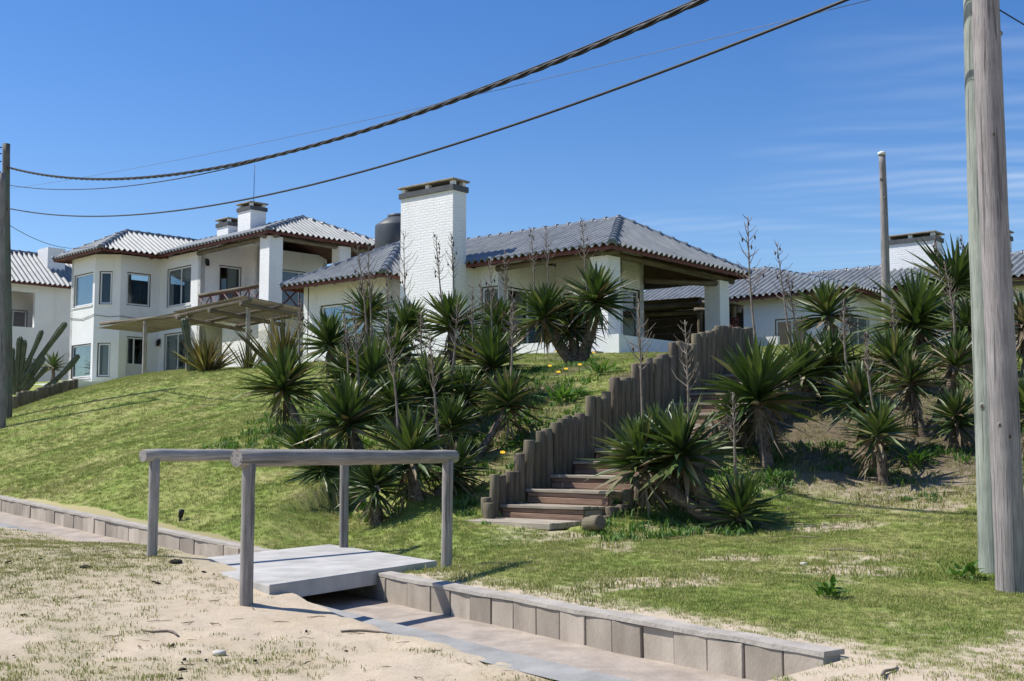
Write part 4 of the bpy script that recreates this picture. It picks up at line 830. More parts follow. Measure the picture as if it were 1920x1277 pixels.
# ------------------------------------------------------------------ plants
def leaf_rows(L_, W, bend, fold, rows=6, base=.55):
    vs = []; fs = []
    for i in range(rows):
        t = i/(rows-1); wd = W*(base + (1-base)*math.sin(min(t/.45, 1)*math.pi/2)) * (1 - max(0, (t-.42)/.58)**1.4) * .5
        x = L_*t*(1 - .15*abs(bend)*t); z = -bend*L_*t*t*.55
        vs += [(x, wd, z + fold*wd), (x, 0, z), (x, -wd, z + fold*wd)]
    for i in range(rows-1):
        a = 3*i; fs += [(a, a+3, a+4, a+1), (a+1, a+4, a+5, a+2)]
    return np.array(vs), fs
LEAFM = []
for k in range(10):
    v_, f_ = leaf_rows(.62*random.uniform(.92,1.05), .070*random.uniform(.85,1.15), random.uniform(-.05,.42), random.uniform(.3,.6)); b = MB(); b.add(v_.tolist(), f_, 0, False); LEAFM.append(b.mesh('leaf', M['leaf']))
def rotm(az, el, roll=0): return Matrix.Rotation(az, 3, 'Z') @ Matrix.Rotation(-el, 3, 'Y') @ Matrix.Rotation(roll, 3, 'X')
def joined_leaves(name, specs, mats, parent):
    """specs: (pos, Matrix3, L, W, bend, fold, mat index)"""
    V = []; Fc = []; MI = []; RN = []; o = 0
    for (p, m_, L_, W, bd, fo, mi) in specs:
        v_, f_ = leaf_rows(L_, W, bd, fo); V.append(v_ @ np.array(m_).T + np.array(p)); Fc += [tuple(i+o for i in f) for f in f_]; MI += [mi]*len(f_); RN += [random.random()]*len(v_); o += len(v_)
    me = bpy.data.meshes.new(name); me.from_pydata(np.concatenate(V).tolist(), [], Fc); [me.materials.append(m_) for m_ in mats]; me.polygons.foreach_set('material_index', MI)
    at = me.attributes.new('rnd', 'FLOAT', 'POINT'); at.data.foreach_set('value', RN); me.update(); return link(name, me, parent)
def rosette(parent, c, rad, axis, near, n=96, dry=0.0, skirt=18):
    ax = Vector((0,0,1)).rotation_difference(Vector(axis).normalized()).to_matrix(); c = Vector(c); core = []; ga = 2.39996; outer = []
    for i in range(n):
        t = (i+.5)/n; el = R(87 - 100*t**.80 + random.uniform(-9, 9)); az = i*ga + random.uniform(-.2, .2); L_ = rad*(.72 + .30*min(1, t*2.2))*random.uniform(.78,1.08)
        p = c + ax @ Vector((math.cos(az)*.03, math.sin(az)*.03, .10 - .22*t)); mm = ax @ rotm(az + random.uniform(-.15,.15), el - (R(random.uniform(5,30)) if random.random() < .12 else 0), random.uniform(-.45,.45)); isdry = random.random() < dry*(.4+t) or (t > .93 and random.random() < .5)
        (outer if (near and t > .22) else core).append((p, mm, L_, isdry))
    r = joined_leaves('rosette', [(p, mm, L_, rad*.105, random.uniform(-.03,.2) + (.3 if d_ else 0), random.uniform(.35,.6), int(d_)) for (p, mm, L_, d_) in core], [M['leaf'], M['dead']], parent)
    for (p, mm, L_, d_) in outer:
        me = random.choice(LEAFM if not d_ else DEADM); o = bpy.data.objects.new('leaf', me); COL.objects.link(o); o.parent = r; k = L_/.61
        o.matrix_basis = Matrix.Translation(p) @ mm.to_4x4() @ Matrix.Diagonal((k, k, k, 1))
    dl = []
    for i in range(skirt):
        az = random.uniform(0, 6.28); dl.append((c + ax @ Vector((math.cos(az)*.05, math.sin(az)*.05, -.14 - random.uniform(0,.28))), ax @ rotm(az, R(random.uniform(-80,-15)), random.uniform(-.6,.6)), rad*random.uniform(.35,.8), .03, random.uniform(.1,.6), .3, 0))
    if dl: joined_leaves('dead_leaf_skirt', dl, [M['dead']], parent)
DEADM = []
for me in LEAFM[:4]:
    m2 = me.copy(); m2.materials.clear(); m2.materials.append(M['dead']); DEADM.append(m2)
def trunk(parent, pts, r0, r1, name='trunk'):
    P = [Vector(p) for p in pts]; out = []; K = 9
    for i in range(K+1):
        t = i/K; 
        if len(P) == 2: q = P[0].lerp(P[1], t)
        else: q = P[0]*(1-t)**2 + P[1]*2*t*(1-t) + P[2]*t*t
        out.append(q + Vector((random.uniform(-.012,.012), random.uniform(-.012,.012), 0)))
    b = MB(); b.tube(out, [(r0 + (r1-r0)*i/K)*random.uniform(.88,1.14) for i in range(K+1)], 12, wob=.10)
    for i in range(30):      # shaggy old leaf bases
        t = random.uniform(.15, 1); q = out[min(K, int(t*K))]; a = random.uniform(0, 6.28); r = (r0+(r1-r0)*t)*.95; n = Vector((math.cos(a), math.sin(a), 0)); tt = Vector((-n.y, n.x, 0))
        z = random.uniform(-.04,.04); p = q + n*r + Vector((0,0,z)); b.add([p - tt*.025, p + tt*.025, p + n*random.uniform(.02,.06) + Vector((0,0,random.uniform(-.09,.05)))], [(0,1,2),(2,1,0)])
    return b.build(name, M['bark'], parent)
def stalk(parent, a, b_, r=.020, twigs=24, start=.45, pods=10):
    a = Vector(a); b_ = Vector(b_); H = (b_-a).length; K = 10; side = Vector((random.uniform(-1,1), random.uniform(-1,1), 0)).normalized(); bd = H*random.uniform(-.03,.03)
    f = lambda t: a.lerp(b_, t) + side*bd*math.sin(t*math.pi)
    b = MB(); b.tube([f(i/K) for i in range(K+1)], [r*(1-.75*i/K) for i in range(K+1)], 7, 0)
    for i in range(twigs):
        t = start + (.98-start)*(i+random.random())/twigs; az = i*2.4 + random.uniform(-.4,.4); L_ = H*random.uniform(.08,.19)*(1.25 - .95*(t-start)/(1-start)); p = f(t); el = R(random.uniform(25,60))
        d1 = Vector((math.cos(az)*math.cos(el), math.sin(az)*math.cos(el), math.sin(el))); m_ = p + d1*L_*.6; e = m_ + (d1 + Vector((0,0,.6))).normalized()*L_*.5
        b.tube([p, m_, e], [r*.34, r*.24, r*.12], 4, 0, cap=False)
        if random.random() < pods/ max(1, twigs):
            b.tube([m_ + Vector((0,0,-.005)), m_ + Vector((.004,0,-.03)), m_ + Vector((.006,0,-.065))], [.006,.015,.006], 5, 1)
    b.build('flower_stalk', [M['stalk'], M['pod']], parent)
GY = 'yucca plants on the dune'
# label, base (u, v, Y), heads [(u, v, radius px, Y)], near?, stalks [(u0, v0, u1, v1)], dryness, trunk radius
YUC = [
 ('leaning yucca on the lawn left of the yucca thicket', (578,800,19.5), [(532,712,78,20.0)], 1, [(562,668,564,560)], .04, .07),
 ('low yucca fanning out over the lawn behind the handrails', (600,872,17.6), [(572,838,66,17.8)], 0, [], .03, .07),
 ('ground-hugging yucca seen under the far handrail', (608,905,16.6), [(604,886,62,16.6)], 1, [], .03, .07),
 ('broad dark yucca at the left front of the thicket', (700,860,16.8), [(652,775,92,17.0)], 1, [(653,712,646,598),(676,742,662,560)], .04, .08),
 ('large upright yucca in the middle front of the thicket', (785,935,15.4), [(770,838,92,15.5)], 1, [(748,790,724,600),(823,815,806,628)], .06, .095),
 ('squat yucca at lawn level behind the right handrail post', (712,925,15.2), [(702,898,62,15.2)], 1, [], .05, .07),
 ('yucca half hidden behind the end of the near handrail', (815,930,15.7), [(852,872,66,15.8)], 1, [], .08, .09),
 ('small-headed yucca leaning left before the wing window', (648,700,22.0), [(618,635,66,22.0)], 0, [(652,690,646,585)], .08, .07),
 ('bushy yucca in the centre of the thicket', (720,780,19.5), [(700,690,80,19.6)], 0, [(690,640,668,452),(700,640,690,455)], .05, .08),
 ('yucca crowding the wall below the big chimney', (765,700,22.6), [(762,610,66,22.8)], 0, [(772,705,757,432)], .08, .07),
 ('round-headed yucca in front of the big chimney', (852,700,21.6), [(845,598,72,21.8)], 0, [(832,575,817,440),(852,572,846,436)], .03, .075),
 ('yucca with spreading head right of the thicket centre', (812,800,18.2), [(803,722,76,18.3)], 0, [(800,720,789,585),(845,700,858,560)], .05, .08),
 ('wide dense yucca beneath the recessed porch window', (925,760,20.0), [(922,672,86,20.0)], 0, [(888,650,885,535),(957,705,962,540),(924,640,920,485)], .05, .08),
 ('pale-leaved small yucca under the narrow house window', (935,680,23.5), [(932,602,58,23.6)], 0, [(950,590,946,470)], .10, .06),
 ('yucca with crooked bare trunk above the log palisade', (880,850,17.0), [(952,742,64,17.4)], 1, [(958,720,962,560)], .10, .065),
 ('three-headed tree yucca standing before the corner column', (1086,690,25.5), [(1020,582,70,25.5),(1118,552,74,25.3),(1072,604,62,25.6)], 1, [(1000,560,993,425),(1032,545,1024,425),(1102,535,1091,408)], .12, .13),
 ('yucca growing by the wing corner behind the thicket', (690,650,25.0), [(688,580,58,25.0)], 0, [], .15, .07),
 ('dark yucca filling the gap in the upper thicket', (745,745,21.0), [(738,655,62,21.0)], 0, [(735,640,728,500)], .15, .07),
 ('low yucca at the back between the chimney and porch', (880,720,22.8), [(878,655,60,22.8)], 0, [(902,650,899,520)], .06, .07),
 ('yucca between the broad dark one and the wing wall', (660,760,19.8), [(655,690,58,20.0)], 0, [], .10, .07),
 ('yucca in the dark heart of the thicket above the middle front one', (760,800,17.4), [(738,742,66,17.6)], 0, [], .06, .08),
 ('half-shaded yucca low on the right side of the thicket', (850,850,17.0), [(842,790,60,17.2)], 0, [], .15, .07),
 ('yucca just below the wide dense one of the porch', (890,800,18.6), [(872,735,58,18.8)], 0, [], .10, .07),
 ('big leaning yucca at the front right of the stairs', (1372,990,13.8), [(1280,835,100,14.1),(1200,850,88,14.4),(1238,822,76,14.8)], 1, [(1292,820,1284,600),(1206,790,1197,560)], .04, .085),
 ('young stemless yucca at the foot of the big leaning one', (1380,1000,13.6), [(1386,950,80,13.6)], 1, [(1380,890,1374,735)], .02, .06),
 ('tall single-trunk yucca right of the stairs', (1442,858,16.2), [(1420,728,112,16.4)], 1, [(1422,660,1402,405)], .06, .10),
 ('dense yucca behind the tall single-trunk one', (1515,780,18.6), [(1502,688,82,18.7)], 1, [(1484,640,1456,455),(1502,650,1476,512)], .07, .09),
 ('small yucca half hidden under the tall single-trunk one', (1402,852,17.2), [(1378,782,54,17.2)], 0, [], .06, .06),
 ('leaning yucca with a shaggy pale trunk on the crest', (1606,695,20.6), [(1550,578,70,20.8)], 1, [(1606,690,1580,545)], .12, .10),
 ('left-hand yucca of the pair on the bare right slope', (1640,840,16.6), [(1612,738,74,16.7)], 1, [(1592,700,1582,560)], .06, .07),
 ('yucca filling the gap left of the pair on the right slope', (1560,740,19.0), [(1556,672,72,19.0)], 0, [], .10, .07),
 ('yucca crowding behind the half-dry forked heads', (1682,735,19.5), [(1674,668,68,19.5)], 0, [(1680,640,1672,560)], .12, .07),
 ('low yucca at the foot of the forked trunk by the green pole', (1788,822,16.4), [(1792,775,58,16.4)], 0, [], .15, .07),
 ('front yucca of the bare right slope with swollen base', (1658,912,15.4), [(1646,800,72,15.5)], 1, [(1642,760,1624,620)], .05, .075),
 ('forked yucca with two half-dry heads on the right slope', (1735,830,17.2), [(1706,706,58,17.3),(1790,672,62,17.5)], 1, [(1792,640,1770,490)], .45, .08),
 ('big dark fan-leaved yucca beside the slender pole', (1730,690,22.0), [(1716,590,104,22.0)], 1, [], .0, .09),
 ('tallest yucca against the low house chimney', (1795,690,23.0), [(1790,522,92,23.0)], 0, [(1812,520,1802,440),(1765,530,1752,440)], .05, .10),
 ('spiky yucca just left of the green pole', (1812,690,20.4), [(1812,600,62,20.4)], 1, [(1800,690,1778,520)], .15, .08),
 ('yucca cut by the right edge beyond the poles', (1935,850,14.8), [(1932,762,74,14.8)], 0, [], .08, .08),
 ('dry grey yucca at the right edge above the slope', (1925,680,20.0), [(1922,600,62,20.0)], 0, [(1912,640,1906,540)], .75, .08),
]
BASES = []
for (lab, (bu, bv, bY), heads, near, stalks, dry, tr) in YUC:
    p = pix(bu, bv, bY); p.z = zat(p.x, p.y); t = thing('yucca', lab, 'yucca', p, 0, GY); BASES.append((p.x, p.y))
    hp = [pix(*h[:2], h[3]) for h in heads]; c0 = hp[0]
    for (hu, hv, hr, hY), hc in zip(heads, hp):
        rad = 1.22*hr*hY/F; loc = hc - p - Vector((0,0,rad*.12)); zz = max(loc.z, .10); loc.z = zz
        hd = Vector((loc.x, loc.y, 0)); d = hd.length
        st0 = Vector((0,0,-.12)) if hc is c0 or d < .2 else Vector((0,0,-.05))
        mid = Vector((loc.x*.55, loc.y*.55, zz*.35))
        if zz > .14: trunk(t, [st0, mid, loc - Vector((0,0,.06))], tr, tr*.78)
        rosette(t, loc, rad, (loc.x*.45/max(.3, d+zz) + random.uniform(-.25,.25), loc.y*.35/max(.3, d+zz) - .15 + random.uniform(-.2,.2), 1), near, n=random.randint(92,132), dry=dry, skirt=34 if zz > .3 else 12)
    for (u0, v0, u1, v1) in stalks:
        hY = min(zip(heads, [abs(h[0]-u0) for h in heads]), key=lambda q: q[1])[0][3]; stalk(t, pix(u0, v0+25, hY) - p, pix(u1, v1, hY) - p, r=.021 if hY < 18 else .019, twigs=26, pods=6)
# bronze flax clumps
def flax(lab, u, v, Y, n, L0, spread=70):
    p = pix(u, v, Y); p.z = zat(p.x, p.y); t = thing('flax_clump', lab, 'flax', p, 0, 'bronze flax clumps'); sp_ = []
    for i in range(n):
        az = random.uniform(0, 6.28); k = random.random(); el = R(88 - spread*k**1.2); L_ = L0*random.uniform(.65,1.1); sp_.append((Vector((math.cos(az)*.18*k, math.sin(az)*.18*k, -.03)), rotm(az, el, random.uniform(-1.2,1.2)), L_, .065, random.uniform(0,.35)+.5*(random.random() < .12), .4, 0))
    o = joined_leaves('sword_leaves', sp_, [M['flax']], t); o['kind'] = 'stuff'
flax('broad bronze flax clump on the lawn before the pergola', 388, 722, 36.0, 120, 1.35, 62); flax('tall brown flax clump behind the leaning lawn yucca', 530, 700, 32.5, 80, 1.75, 48); flax('small sparse flax tuft between the two larger clumps', 463, 712, 35.0, 26, 1.0, 45)
# cacti
def cactus(lab, u, v, Y, stems):
    p = pix(u, v, Y); p.z = zat(p.x, p.y); t = thing('columnar_cactus', lab, 'cactus', p)
    for (u0, v0, um, vm, u1, v1, r) in stems:
        A = pix(u0, v0, Y) - p; B = pix(um, vm, Y-.2) - p; C = pix(u1, v1, Y-.3) - p; b = MB(); K = 14; pts = [A*(1-i/K)**2 + B*2*(i/K)*(1-i/K) + C*(i/K)**2 for i in range(K+1)]
        b.tube(pts + [pts[-1] + (pts[-1]-pts[-2]).normalized()*.06], [r*(.9+.15*math.sin(i*.5)) for i in range(K)] + [r*.8, r*.3], 14, ribs=1, smooth=False); b.build('stem', M['cactus'], t)
cactus('sprawling dark cactus with many arms beside the left poles', 40, 752, 42.0, [(30,735,60,690,122,607,.125),(25,730,50,690,78,622,.105),(35,745,85,745,146,668,.115),(30,740,32,690,38,634,.125),(35,735,60,710,82,672,.095),(40,745,80,740,106,716,.095),(28,735,44,690,46,640,.105),(40,738,50,715,56,698,.095),(35,742,60,720,86,690,.105),(32,735,20,700,24,655,.105)])
cactus('single columnar cactus standing behind the flax clump', 358, 712, 37.5, [(362,712,356,660,345,600,.14)])
fl = thing('log_stump_edging', 'row of short log stumps stepping down beside the sprawling cactus', 'edging', pix(35, 760, 38.0))
for i in range(13):
    u_ = 26 + i*9.5; p = pix(u_, 768 - i*2.9 , 37.0 + i*.35); z = zat(p.x, p.y); link('log', log_mesh(1.0, .11, .02, 10, 'palisade', 1, i*7), fl, (p.x - fl.location.x, p.y - fl.location.y, z - .6 - fl.location.z + random.uniform(-.05,.08)))
# little yucca in front of the far house
p = pix(100, 690, 50.0); t = thing('yucca', 'pale little yucca before the lattice of the far house', 'yucca', p, 0, GY); trunk(t, [(0,0,-1.2), (0,0,.0)], .08, .07); rosette(t, (0,0,.05), .85, (0,0,1), 0, n=60, dry=.2, skirt=6)

# small single plants and things on the ground
def weedclump(lab, u, v, n=40, L0=.22):
    p = ground_at(u, v); t = thing('leafy_weed', lab, 'weed', p, 0, 'leafy weeds'); sp_ = []
    for i in range(n):
        az = random.uniform(0, 6.28); k = random.random(); sp_.append((Vector((math.cos(az)*L0*k*.9, math.sin(az)*L0*k*.9, random.uniform(0,.10))), rotm(az+random.uniform(-.6,.6), R(random.uniform(5,75)), random.uniform(-.5,.5)), L0*random.uniform(.4,.95), .045, random.uniform(.1,.7), .2, 0))
    o = joined_leaves('foliage', sp_, [M['weed']], t); o['kind'] = 'stuff'
weedclump('dark green leafy weed just above the middle of the palisade', 1062, 752, 90, .36); weedclump('bright green weed by the tree yucca and yellow flowers', 1128, 702, 70, .34); weedclump('fresh green weed on the right slope behind the front yucca', 1712, 872, 70, .26)
weedclump('small weed beside the lowest stub logs of the stairs', 1168, 955, 30, .15); weedclump('weed rosette in the turf left of the green pole', 1805, 1085, 34, .16); weedclump('grey-green weed tuft in the turf above the wall end', 1555, 1122, 34, .12); weedclump('weed in the soil above the lower palisade', 975, 840, 50, .25)
weedclump('weed under the hanging leaves of the crooked yucca', 985, 800, 50, .22); weedclump('weed at the foot of the nearer right handrail post', 832, 1048, 16, .09); weedclump('green weed on the slope above the forked yucca', 1450, 905, 40, .18)
def daisy(lab, u, v, h=.18):
    p = ground_at(u, v + 6); t = thing('yellow_daisy', lab, 'flower', p, 0, 'yellow daisies on the dune'); b = MB(); b.tube([(0,0,-.02),(.01,0,h)], .006, 5); b.build('stem', M['weed'], t)
    b = MB(); vs = [(.01,0,h+.012)]; K = 12
    for i in range(K): a = 2*math.pi*i/K; rr = .044 if i % 2 else .030; vs.append((.01+math.cos(a)*rr, math.sin(a)*rr - .01, h + .012 + math.sin(a)*.02))
    b.add(vs, [(0, 1+i, 1+(i+1) % K) for i in range(K)]); b.build('petals', M['yellow'], t)
for lab, u, v in (('yellow daisy left of the tree yucca trunk, nearest the wall', 1042, 668),('yellow daisy right of the tree yucca trunk under the plinth', 1112, 670),('yellow daisy at the centre of the flower patch', 1060, 706),('yellow daisy lowest in the flower patch', 1046, 712),('yellow daisy at the right of the flower patch', 1086, 698),('yellow daisy at the left of the flower patch', 1030, 700),('lone yellow daisy low beside the palisade', 941, 868),('lone yellow daisy on the right slope by the forked yucca', 1722, 805)): daisy(lab, u, v)
def lump(name, lab, cat, u, v, s, mat, f=hroad, flat=.6):
    p = ground_at(u, v, f=f); t = MB(); n, m_ = 7, 9; vs = []
    for i in range(n+1):
        for k in range(m_):
            th = math.pi*i/n; ph = 2*math.pi*k/m_; r = s*random.uniform(.75,1.15); vs.append((math.sin(th)*math.cos(ph)*r*1.3, math.sin(th)*math.sin(ph)*r, math.cos(th)*r*flat))
    t.add(vs, [(i*m_+k, (i+1)*m_+k, (i+1)*m_+(k+1) % m_, i*m_+(k+1) % m_) for i in range(n) for k in range(m_)], 0, True); o = t.build(name, M[mat]); o.location = p + Vector((0,0,s*flat*.55)); tag(o, lab, cat)
lump('dark_clod', 'dark clod on the sand near the far handrail post', 'clod', 330, 1058, .045, 'clod'); lump('dark_clod', 'flat dark clod farther left on the grassy sand', 'clod', 160, 1066, .042, 'clod', flat=.4); lump('stone', 'small pale stone in the foreground sand', 'stone', 411, 1234, .035, 'stone'); lump('stone', 'small pale stone in the turf above the block wall', 'stone', 1507, 1060, .03, 'stone', hz)
p = ground_at(338, 978); t = thing('garden_spotlight', 'small black spotlight stub standing in the lawn', 'spotlight', p); b = MB(); b.tube([(0,0,-.05),(0,0,.06)], .02, 8); b.build('stake', M['black'], t); b = MB(); b.tube([(0,0,.05),(.015,-.01,.12),(.02,-.012,.15)], [.03,.038,.036], 10); b.build('head', M['black'], t)
for lab, u, v, L_, az in (('dry twig on the foreground sand below the kerb', 690, 1188, .38, .1), ('curved dark twig in the sand at the lower right', 1668, 1260, .28, 1.0), ('thin pale stick lying in the turf on the right', 1600, 1035, .45, -.2), ('dry twig in the sand at the lower left', 300, 1190, .3, 2.8)):
    f_ = hz if u > 1500 else hroad; p = ground_at(u, v, f=f_); b = MB(); pts = []
    for i in range(7):
        q = Vector((math.cos(az)*L_*(i/6-.5), math.sin(az)*L_*(i/6-.5) + .03*math.sin(i), 0)); pts.append((q.x, q.y, float(f_(np.array([p.x+q.x]), np.array([p.y+q.y]))[0]) - p.z + .008))
    b.tube(pts, [.008,.009,.009,.008,.008,.006,.004], 6); o = b.build('twig', M['stalk']); o.location = p; tag(o, lab, 'twig')

# ------------------------------------------------------------------ grass (stuff): tufts set out over the ground
def grassmat():
    m, N, L, b = newmat('grass_blades'); P = coords(N, L, 'World'); n1 = noise(N, L, P, 1.1, 6); n2 = noise(N, L, P, 9, 6, .7)
    g = ramp(N, [(.26,(.10,.165,.026)), (.42,(.205,.27,.055)), (.55,(.32,.32,.098)), (.68,(.46,.40,.20))]); oi = N.new('ShaderNodeObjectInfo'); at = N.new('ShaderNodeAttribute'); at.attribute_name = 'rnd'
    q = mixc(N, L, .45, n1, n2); q = mixc(N, L, .28, q, at.outputs['Fac']); L.new(q, g.inputs[0]); b.inputs['Roughness'].default_value = .55; b.inputs['Specular IOR Level'].default_value = .25
    mr = N.new('ShaderNodeMapRange'); L.new(oi.outputs['Random'], mr.inputs[0]); mr.inputs[3].default_value = .8; mr.inputs[4].default_value = 1.2; c = mixc(N, L, 1.0, g.outputs[0], mr.outputs[0], 'MULTIPLY'); L.new(c, b.inputs['Base Color'])
    tr = N.new('ShaderNodeBsdfTranslucent'); L.new(c, tr.inputs[0]); ms = N.new('ShaderNodeMixShader'); ms.inputs[0].default_value = .25; L.new(b.outputs[0], ms.inputs[1]); L.new(tr.outputs[0], ms.inputs[2]); L.new(ms.outputs[0], N['Material Output'].inputs[0])
    return m
M['grass'] = grassmat()
M['drygrass'] = leafmat('sand_grass', [(0,(.15,.18,.055)),(.5,(.25,.25,.09)),(.8,(.36,.32,.15)),(1,(.42,.36,.21))], .7, .2, .2)
def tuft_coll(name, mat, n, h, spread, wd, k=6, broad=False):
    c = bpy.data.collections.new(name)
    for q in range(k):
        V = []; Fc = []; RN = []
        for i in range(n):
            a = random.uniform(0, 6.28); r = spread*math.sqrt(random.random()); x, y = math.cos(a)*r, math.sin(a)*r; az = random.uniform(0, 6.28); H = h*random.uniform(.5,1.15); ln = H*random.uniform(.2,1.1); w_ = wd*random.uniform(.7,1.2); dx, dy = math.cos(az), math.sin(az); px, py = -dy*w_, dx*w_; o = len(V)
            V += [(x-px,y-py,-.01),(x+px,y+py,-.01),(x+px*.8+dx*ln*.4,y+py*.8+dy*ln*.4,H*.62),(x-px*.8+dx*ln*.4,y-py*.8+dy*ln*.4,H*.62),(x+dx*ln,y+dy*ln,H)]; Fc += [(o,o+1,o+2,o+3),(o+3,o+2,o+4)]; RN += [random.random()]*5
        me = bpy.data.meshes.new(name); me.from_pydata(V, [], Fc); me.materials.append(mat); at = me.attributes.new('rnd', 'FLOAT', 'POINT'); at.data.foreach_set('value', RN); c.objects.link(bpy.data.objects.new(name, me))
    return c
def scatter(name, lab, pts, scl, coll):
    n = len(pts); me = bpy.data.meshes.new(name); me.vertices.add(n); me.vertices.foreach_set('co', np.asarray(pts, np.float32).ravel())
    a = me.attributes.new('scl', 'FLOAT', 'POINT'); a.data.foreach_set('value', np.asarray(scl, np.float32)); a = me.attributes.new('rotz', 'FLOAT', 'POINT'); a.data.foreach_set('value', rng.uniform(0, 6.28, n).astype(np.float32)); a = me.attributes.new('pick', 'INT', 'POINT'); a.data.foreach_set('value', rng.integers(0, len(coll.objects), n).astype(np.int32))
    o = tag(link(name, me), lab, name.replace('_', ' '), kind='stuff'); ng = bpy.data.node_groups.new(name, 'GeometryNodeTree'); ng.interface.new_socket('Geometry', in_out='INPUT', socket_type='NodeSocketGeometry'); ng.interface.new_socket('Geometry', in_out='OUTPUT', socket_type='NodeSocketGeometry')
    G = ng.nodes; K = ng.links; gi = G.new('NodeGroupInput'); go = G.new('NodeGroupOutput'); ip = G.new('GeometryNodeInstanceOnPoints'); ci = G.new('GeometryNodeCollectionInfo'); ci.inputs['Collection'].default_value = coll; ci.inputs['Separate Children'].default_value = True; ci.inputs['Reset Children'].default_value = True
    def na(nm, ty): q = G.new('GeometryNodeInputNamedAttribute'); q.data_type = ty; q.inputs['Name'].default_value = nm; return q.outputs['Attribute']
    cb_ = G.new('ShaderNodeCombineXYZ'); K.new(na('rotz', 'FLOAT'), cb_.inputs[2]); er = G.new('FunctionNodeEulerToRotation'); K.new(cb_.outputs[0], er.inputs[0]); cs = G.new('ShaderNodeCombineXYZ'); sc_ = na('scl', 'FLOAT'); [K.new(sc_, cs.inputs[i]) for i in range(3)]
    K.new(gi.outputs[0], ip.inputs['Points']); K.new(ci.outputs[0], ip.inputs['Instance']); ip.inputs['Pick Instance'].default_value = True; K.new(na('pick', 'INT'), ip.inputs['Instance Index']); K.new(er.outputs[0], ip.inputs['Rotation']); K.new(cs.outputs[0], ip.inputs['Scale']); K.new(ip.outputs[0], go.inputs[0])
    md = o.modifiers.new('scatter', 'NODES'); md.node_group = ng; return o
def outside(x, y):
    ok = np.ones(len(x), bool)
    for (o, x0, x1, y0, y1) in ((mh,-12.2,.3,-.6,8),(lh,-15.7,-.2,.2,6.3),(lh,-13.6,-8.5,-3.4,.5),(rh,-9.5,9,.3,8.4)):
        c, s_ = math.cos(o.rotation_euler.z), math.sin(o.rotation_euler.z); dx = x - o.location.x; dy = y - o.location.y; lx = dx*c + dy*s_; ly = -dx*s_ + dy*c; ok &= ~((lx > x0) & (lx < x1) & (ly > y0) & (ly < y1))
    dx = x - SL.x; dy = y - SL.y; a = dx*SU.x + dy*SU.y; c = dx*SR.x + dy*SR.y; ok &= ~((a > -.6) & (a < 6.6) & (c > -.18) & (c < SW + .2))
    A, B, D = q_slab; u = B - A; v = D - A; det = u.x*v.y - u.y*v.x; px = x - A.x; py = y - A.y; s1 = (px*v.y - py*v.x)/det; s2 = (u.x*py - u.y*px)/det; ok &= ~((s1 > -.02) & (s1 < 1.02) & (s2 > -.02) & (s2 < 1.02))
    return ok
q_slab = (Vector((-1.955,9.80)), Vector((-.74,11.9)), Vector((-3.32,11.85)))
def lawn_d(x, y):
    s = wall_s(x, y); W = wallpt(s); return (x - W[:,0])*NRM[0] + (y - W[:,1])*NRM[1]
def sample(y0, y1, dens, side=.52):
    area = (y1-y0)*((y0+y1)*side + 4); n = int(area*dens); y = rng.uniform(y0, y1, n); x = rng.uniform(-1, 1, n)*(y*side + 2); return x, y
pts = []; scl = []
for (y0, y1, dn, sc) in ((5.5,10,650,.85),(10,14,520,.9),(14,19,360,1.0),(19,27,210,1.15),(27,46,90,1.4)):
    x, y = sample(y0, y1, dn); d = lawn_d(x, y); k = (d > .17) & outside(x, y); x, y = x[k], y[k]; bq = bare(x, y); k = rng.random(len(x)) > np.clip((bq*1.35 - .12)*(.55 + .9*fbm(x, y, 7, 97)), 0, .90); x, y = x[k], y[k]; bq = bq[k]
    pts.append(np.c_[x, y, hz(x, y)]); scl.append(sc*rng.uniform(.6,1.25,len(x))*(1 - .35*bq)*(.55 + .9*fbm(x, y, 1.7, 91)))
x, y = sample(5.2, 9, 420); d = lawn_d(x, y); sx = wall_s(x, y); k = (d > -1.1) & (d < .17) & (sx < S_END - .03) & (rng.random(len(x)) < .20 + .5*(fbm(x, y, 2, 131) < .5)); x, y, d = x[k], y[k], d[k]; tt_ = (d + 1.10)/1.25
xa, ya = x - NRM[0]*(d + 1.1), y - NRM[1]*(d + 1.1); xb, yb = x + NRM[0]*(.15 - d), y + NRM[1]*(.15 - d)
pts.append(np.c_[x, y, hroad(xa, ya)*(1-tt_) + hz(xb, yb)*tt_ - .004]); scl.append(rng.uniform(.6,1.2,len(x)))
scatter('lawn_grass', 'short patchy grass covering the lawn and dune', np.concatenate(pts), np.concatenate(scl), tuft_coll('grass_tuft', M['grass'], 16, .028, .06, .0022))
pts = []; scl = []
for (y0, y1, dn) in ((5.5,9,420),(9,14,420),(14,24,160)):
    x, y = sample(y0, y1, dn); d = lawn_d(x, y); k = (d < -1.22) & outside(x, y); x, y = x[k], y[k]; g = roadgreen(x, y)*(.4 + .9*fbm(x, y, 6, 95)); k = rng.random(len(x)) < np.clip(g*1.1, .006, .85); x, y = x[k], y[k]
    pts.append(np.c_[x, y, hroad(x, y)]); scl.append(rng.uniform(.5,1.2,len(x)))
scatter('sand_grass', 'sparse dry grass shoots on the foreground sand', np.concatenate(pts), np.concatenate(scl), tuft_coll('sand_tuft', M['drygrass'], 12, .022, .06, .0024))
x, y = sample(13, 25, 24); bx = np.array(BASES); dd = np.min(np.hypot(x[:,None]-bx[None,:,0], y[:,None]-bx[None,:,1]), 1); k = (lawn_d(x, y) > 2) & outside(x, y) & (dd < 1.7) & (fbm(x, y, .9, 99) > np.where(x > 2.4, .52, .38)); x, y = x[k], y[k]
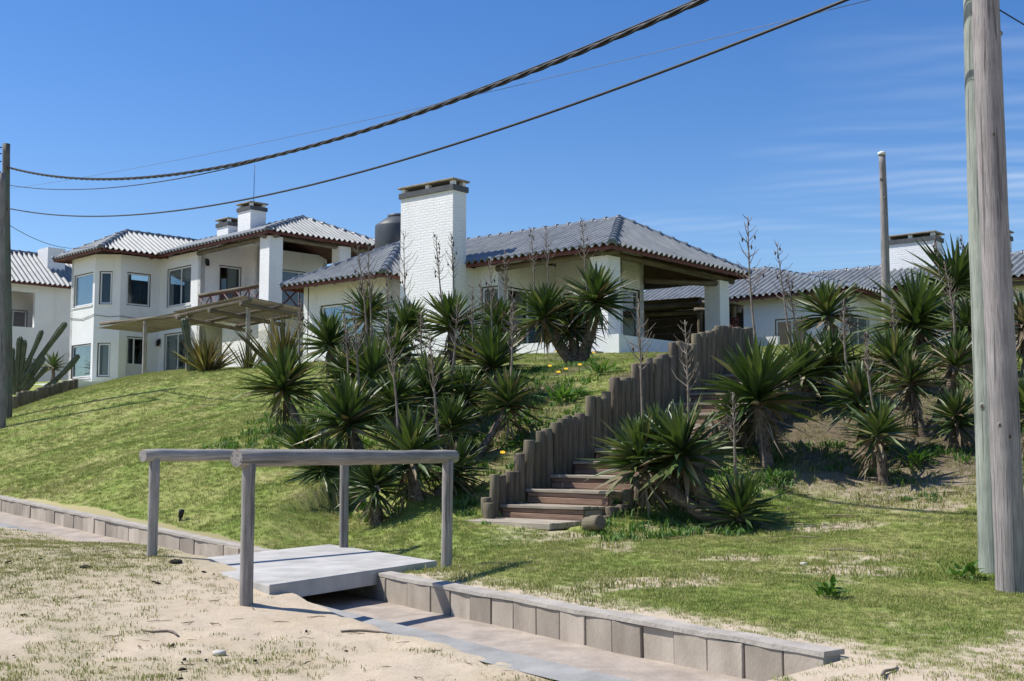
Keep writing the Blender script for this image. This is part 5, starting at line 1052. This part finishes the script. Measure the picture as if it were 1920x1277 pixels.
scatter('ground_weeds', 'low green weeds growing among the yuccas', np.c_[x, y, hz(x, y)], rng.uniform(.6,1.5,len(x)), tuft_coll('weed_tuft', M['weed'], 18, .075, .10, .009))

# litter on the sand and dead leaves on the dune
def bits(name, mat, k=5, L_=.05, r=.004):
    c = bpy.data.collections.new(name)
    for q in range(k):
        b = MB(); a = random.uniform(0, 6.28); pts = [(L_*(i/3-.5)*random.uniform(.8,1.2), random.uniform(-.3,.3)*L_*.4, .004 + random.uniform(0,.006)) for i in range(4)]
        b.tube(pts, [r*.6, r*random.uniform(.8,1.5), r, r*.5], 5); c.objects.link(bpy.data.objects.new(name, b.mesh(name, mat)))
    return c
x, y = sample(5.5, 13, 3); k = (lawn_d(x, y) < -1.2) & outside(x, y) & (fbm(x, y, 1.0, 121) > .52); x, y = x[k], y[k]
scatter('sand_litter', 'scattered dark bits of dry litter on the sand', np.c_[x, y, hroad(x, y)], rng.uniform(.5,1.8,len(x)), bits('litter_bit', M['clod'], 6, .026, .005))
x, y = sample(5.5, 12, 7); k = (lawn_d(x, y) < -1.2) & outside(x, y); x, y = x[k], y[k]
scatter('sand_straw', 'dry straw lying on the sand', np.c_[x, y, hroad(x, y)], rng.uniform(.5,1.6,len(x)), bits('straw_bit', M['dead'], 6, .09, .0022))
x, y = sample(12, 24, 5); bx = np.array(BASES); dd = np.min(np.hypot(x[:,None]-bx[None,:,0], y[:,None]-bx[None,:,1]), 1); k = (lawn_d(x, y) > 2) & outside(x, y) & (dd < 1.3); x, y = x[k], y[k]
scatter('leaf_litter', 'dead yucca leaves lying on the dune', np.c_[x, y, hz(x, y) + .01], rng.uniform(.6,1.6,len(x)), bits('dead_leaf', M['dead'], 6, .24, .0045))

x, y = sample(9, 25, 70); bq = bare(x, y); k = (lawn_d(x, y) > .3) & outside(x, y) & (bq > .3) & (rng.random(len(x)) < .75); x, y = x[k], y[k]
scatter('dry_grass', 'thin dry grass on the bare soil of the dune', np.c_[x, y, hz(x, y)], rng.uniform(.7,2.0,len(x)), tuft_coll('dry_tuft', M['drygrass'], 10, .035, .06, .0028))
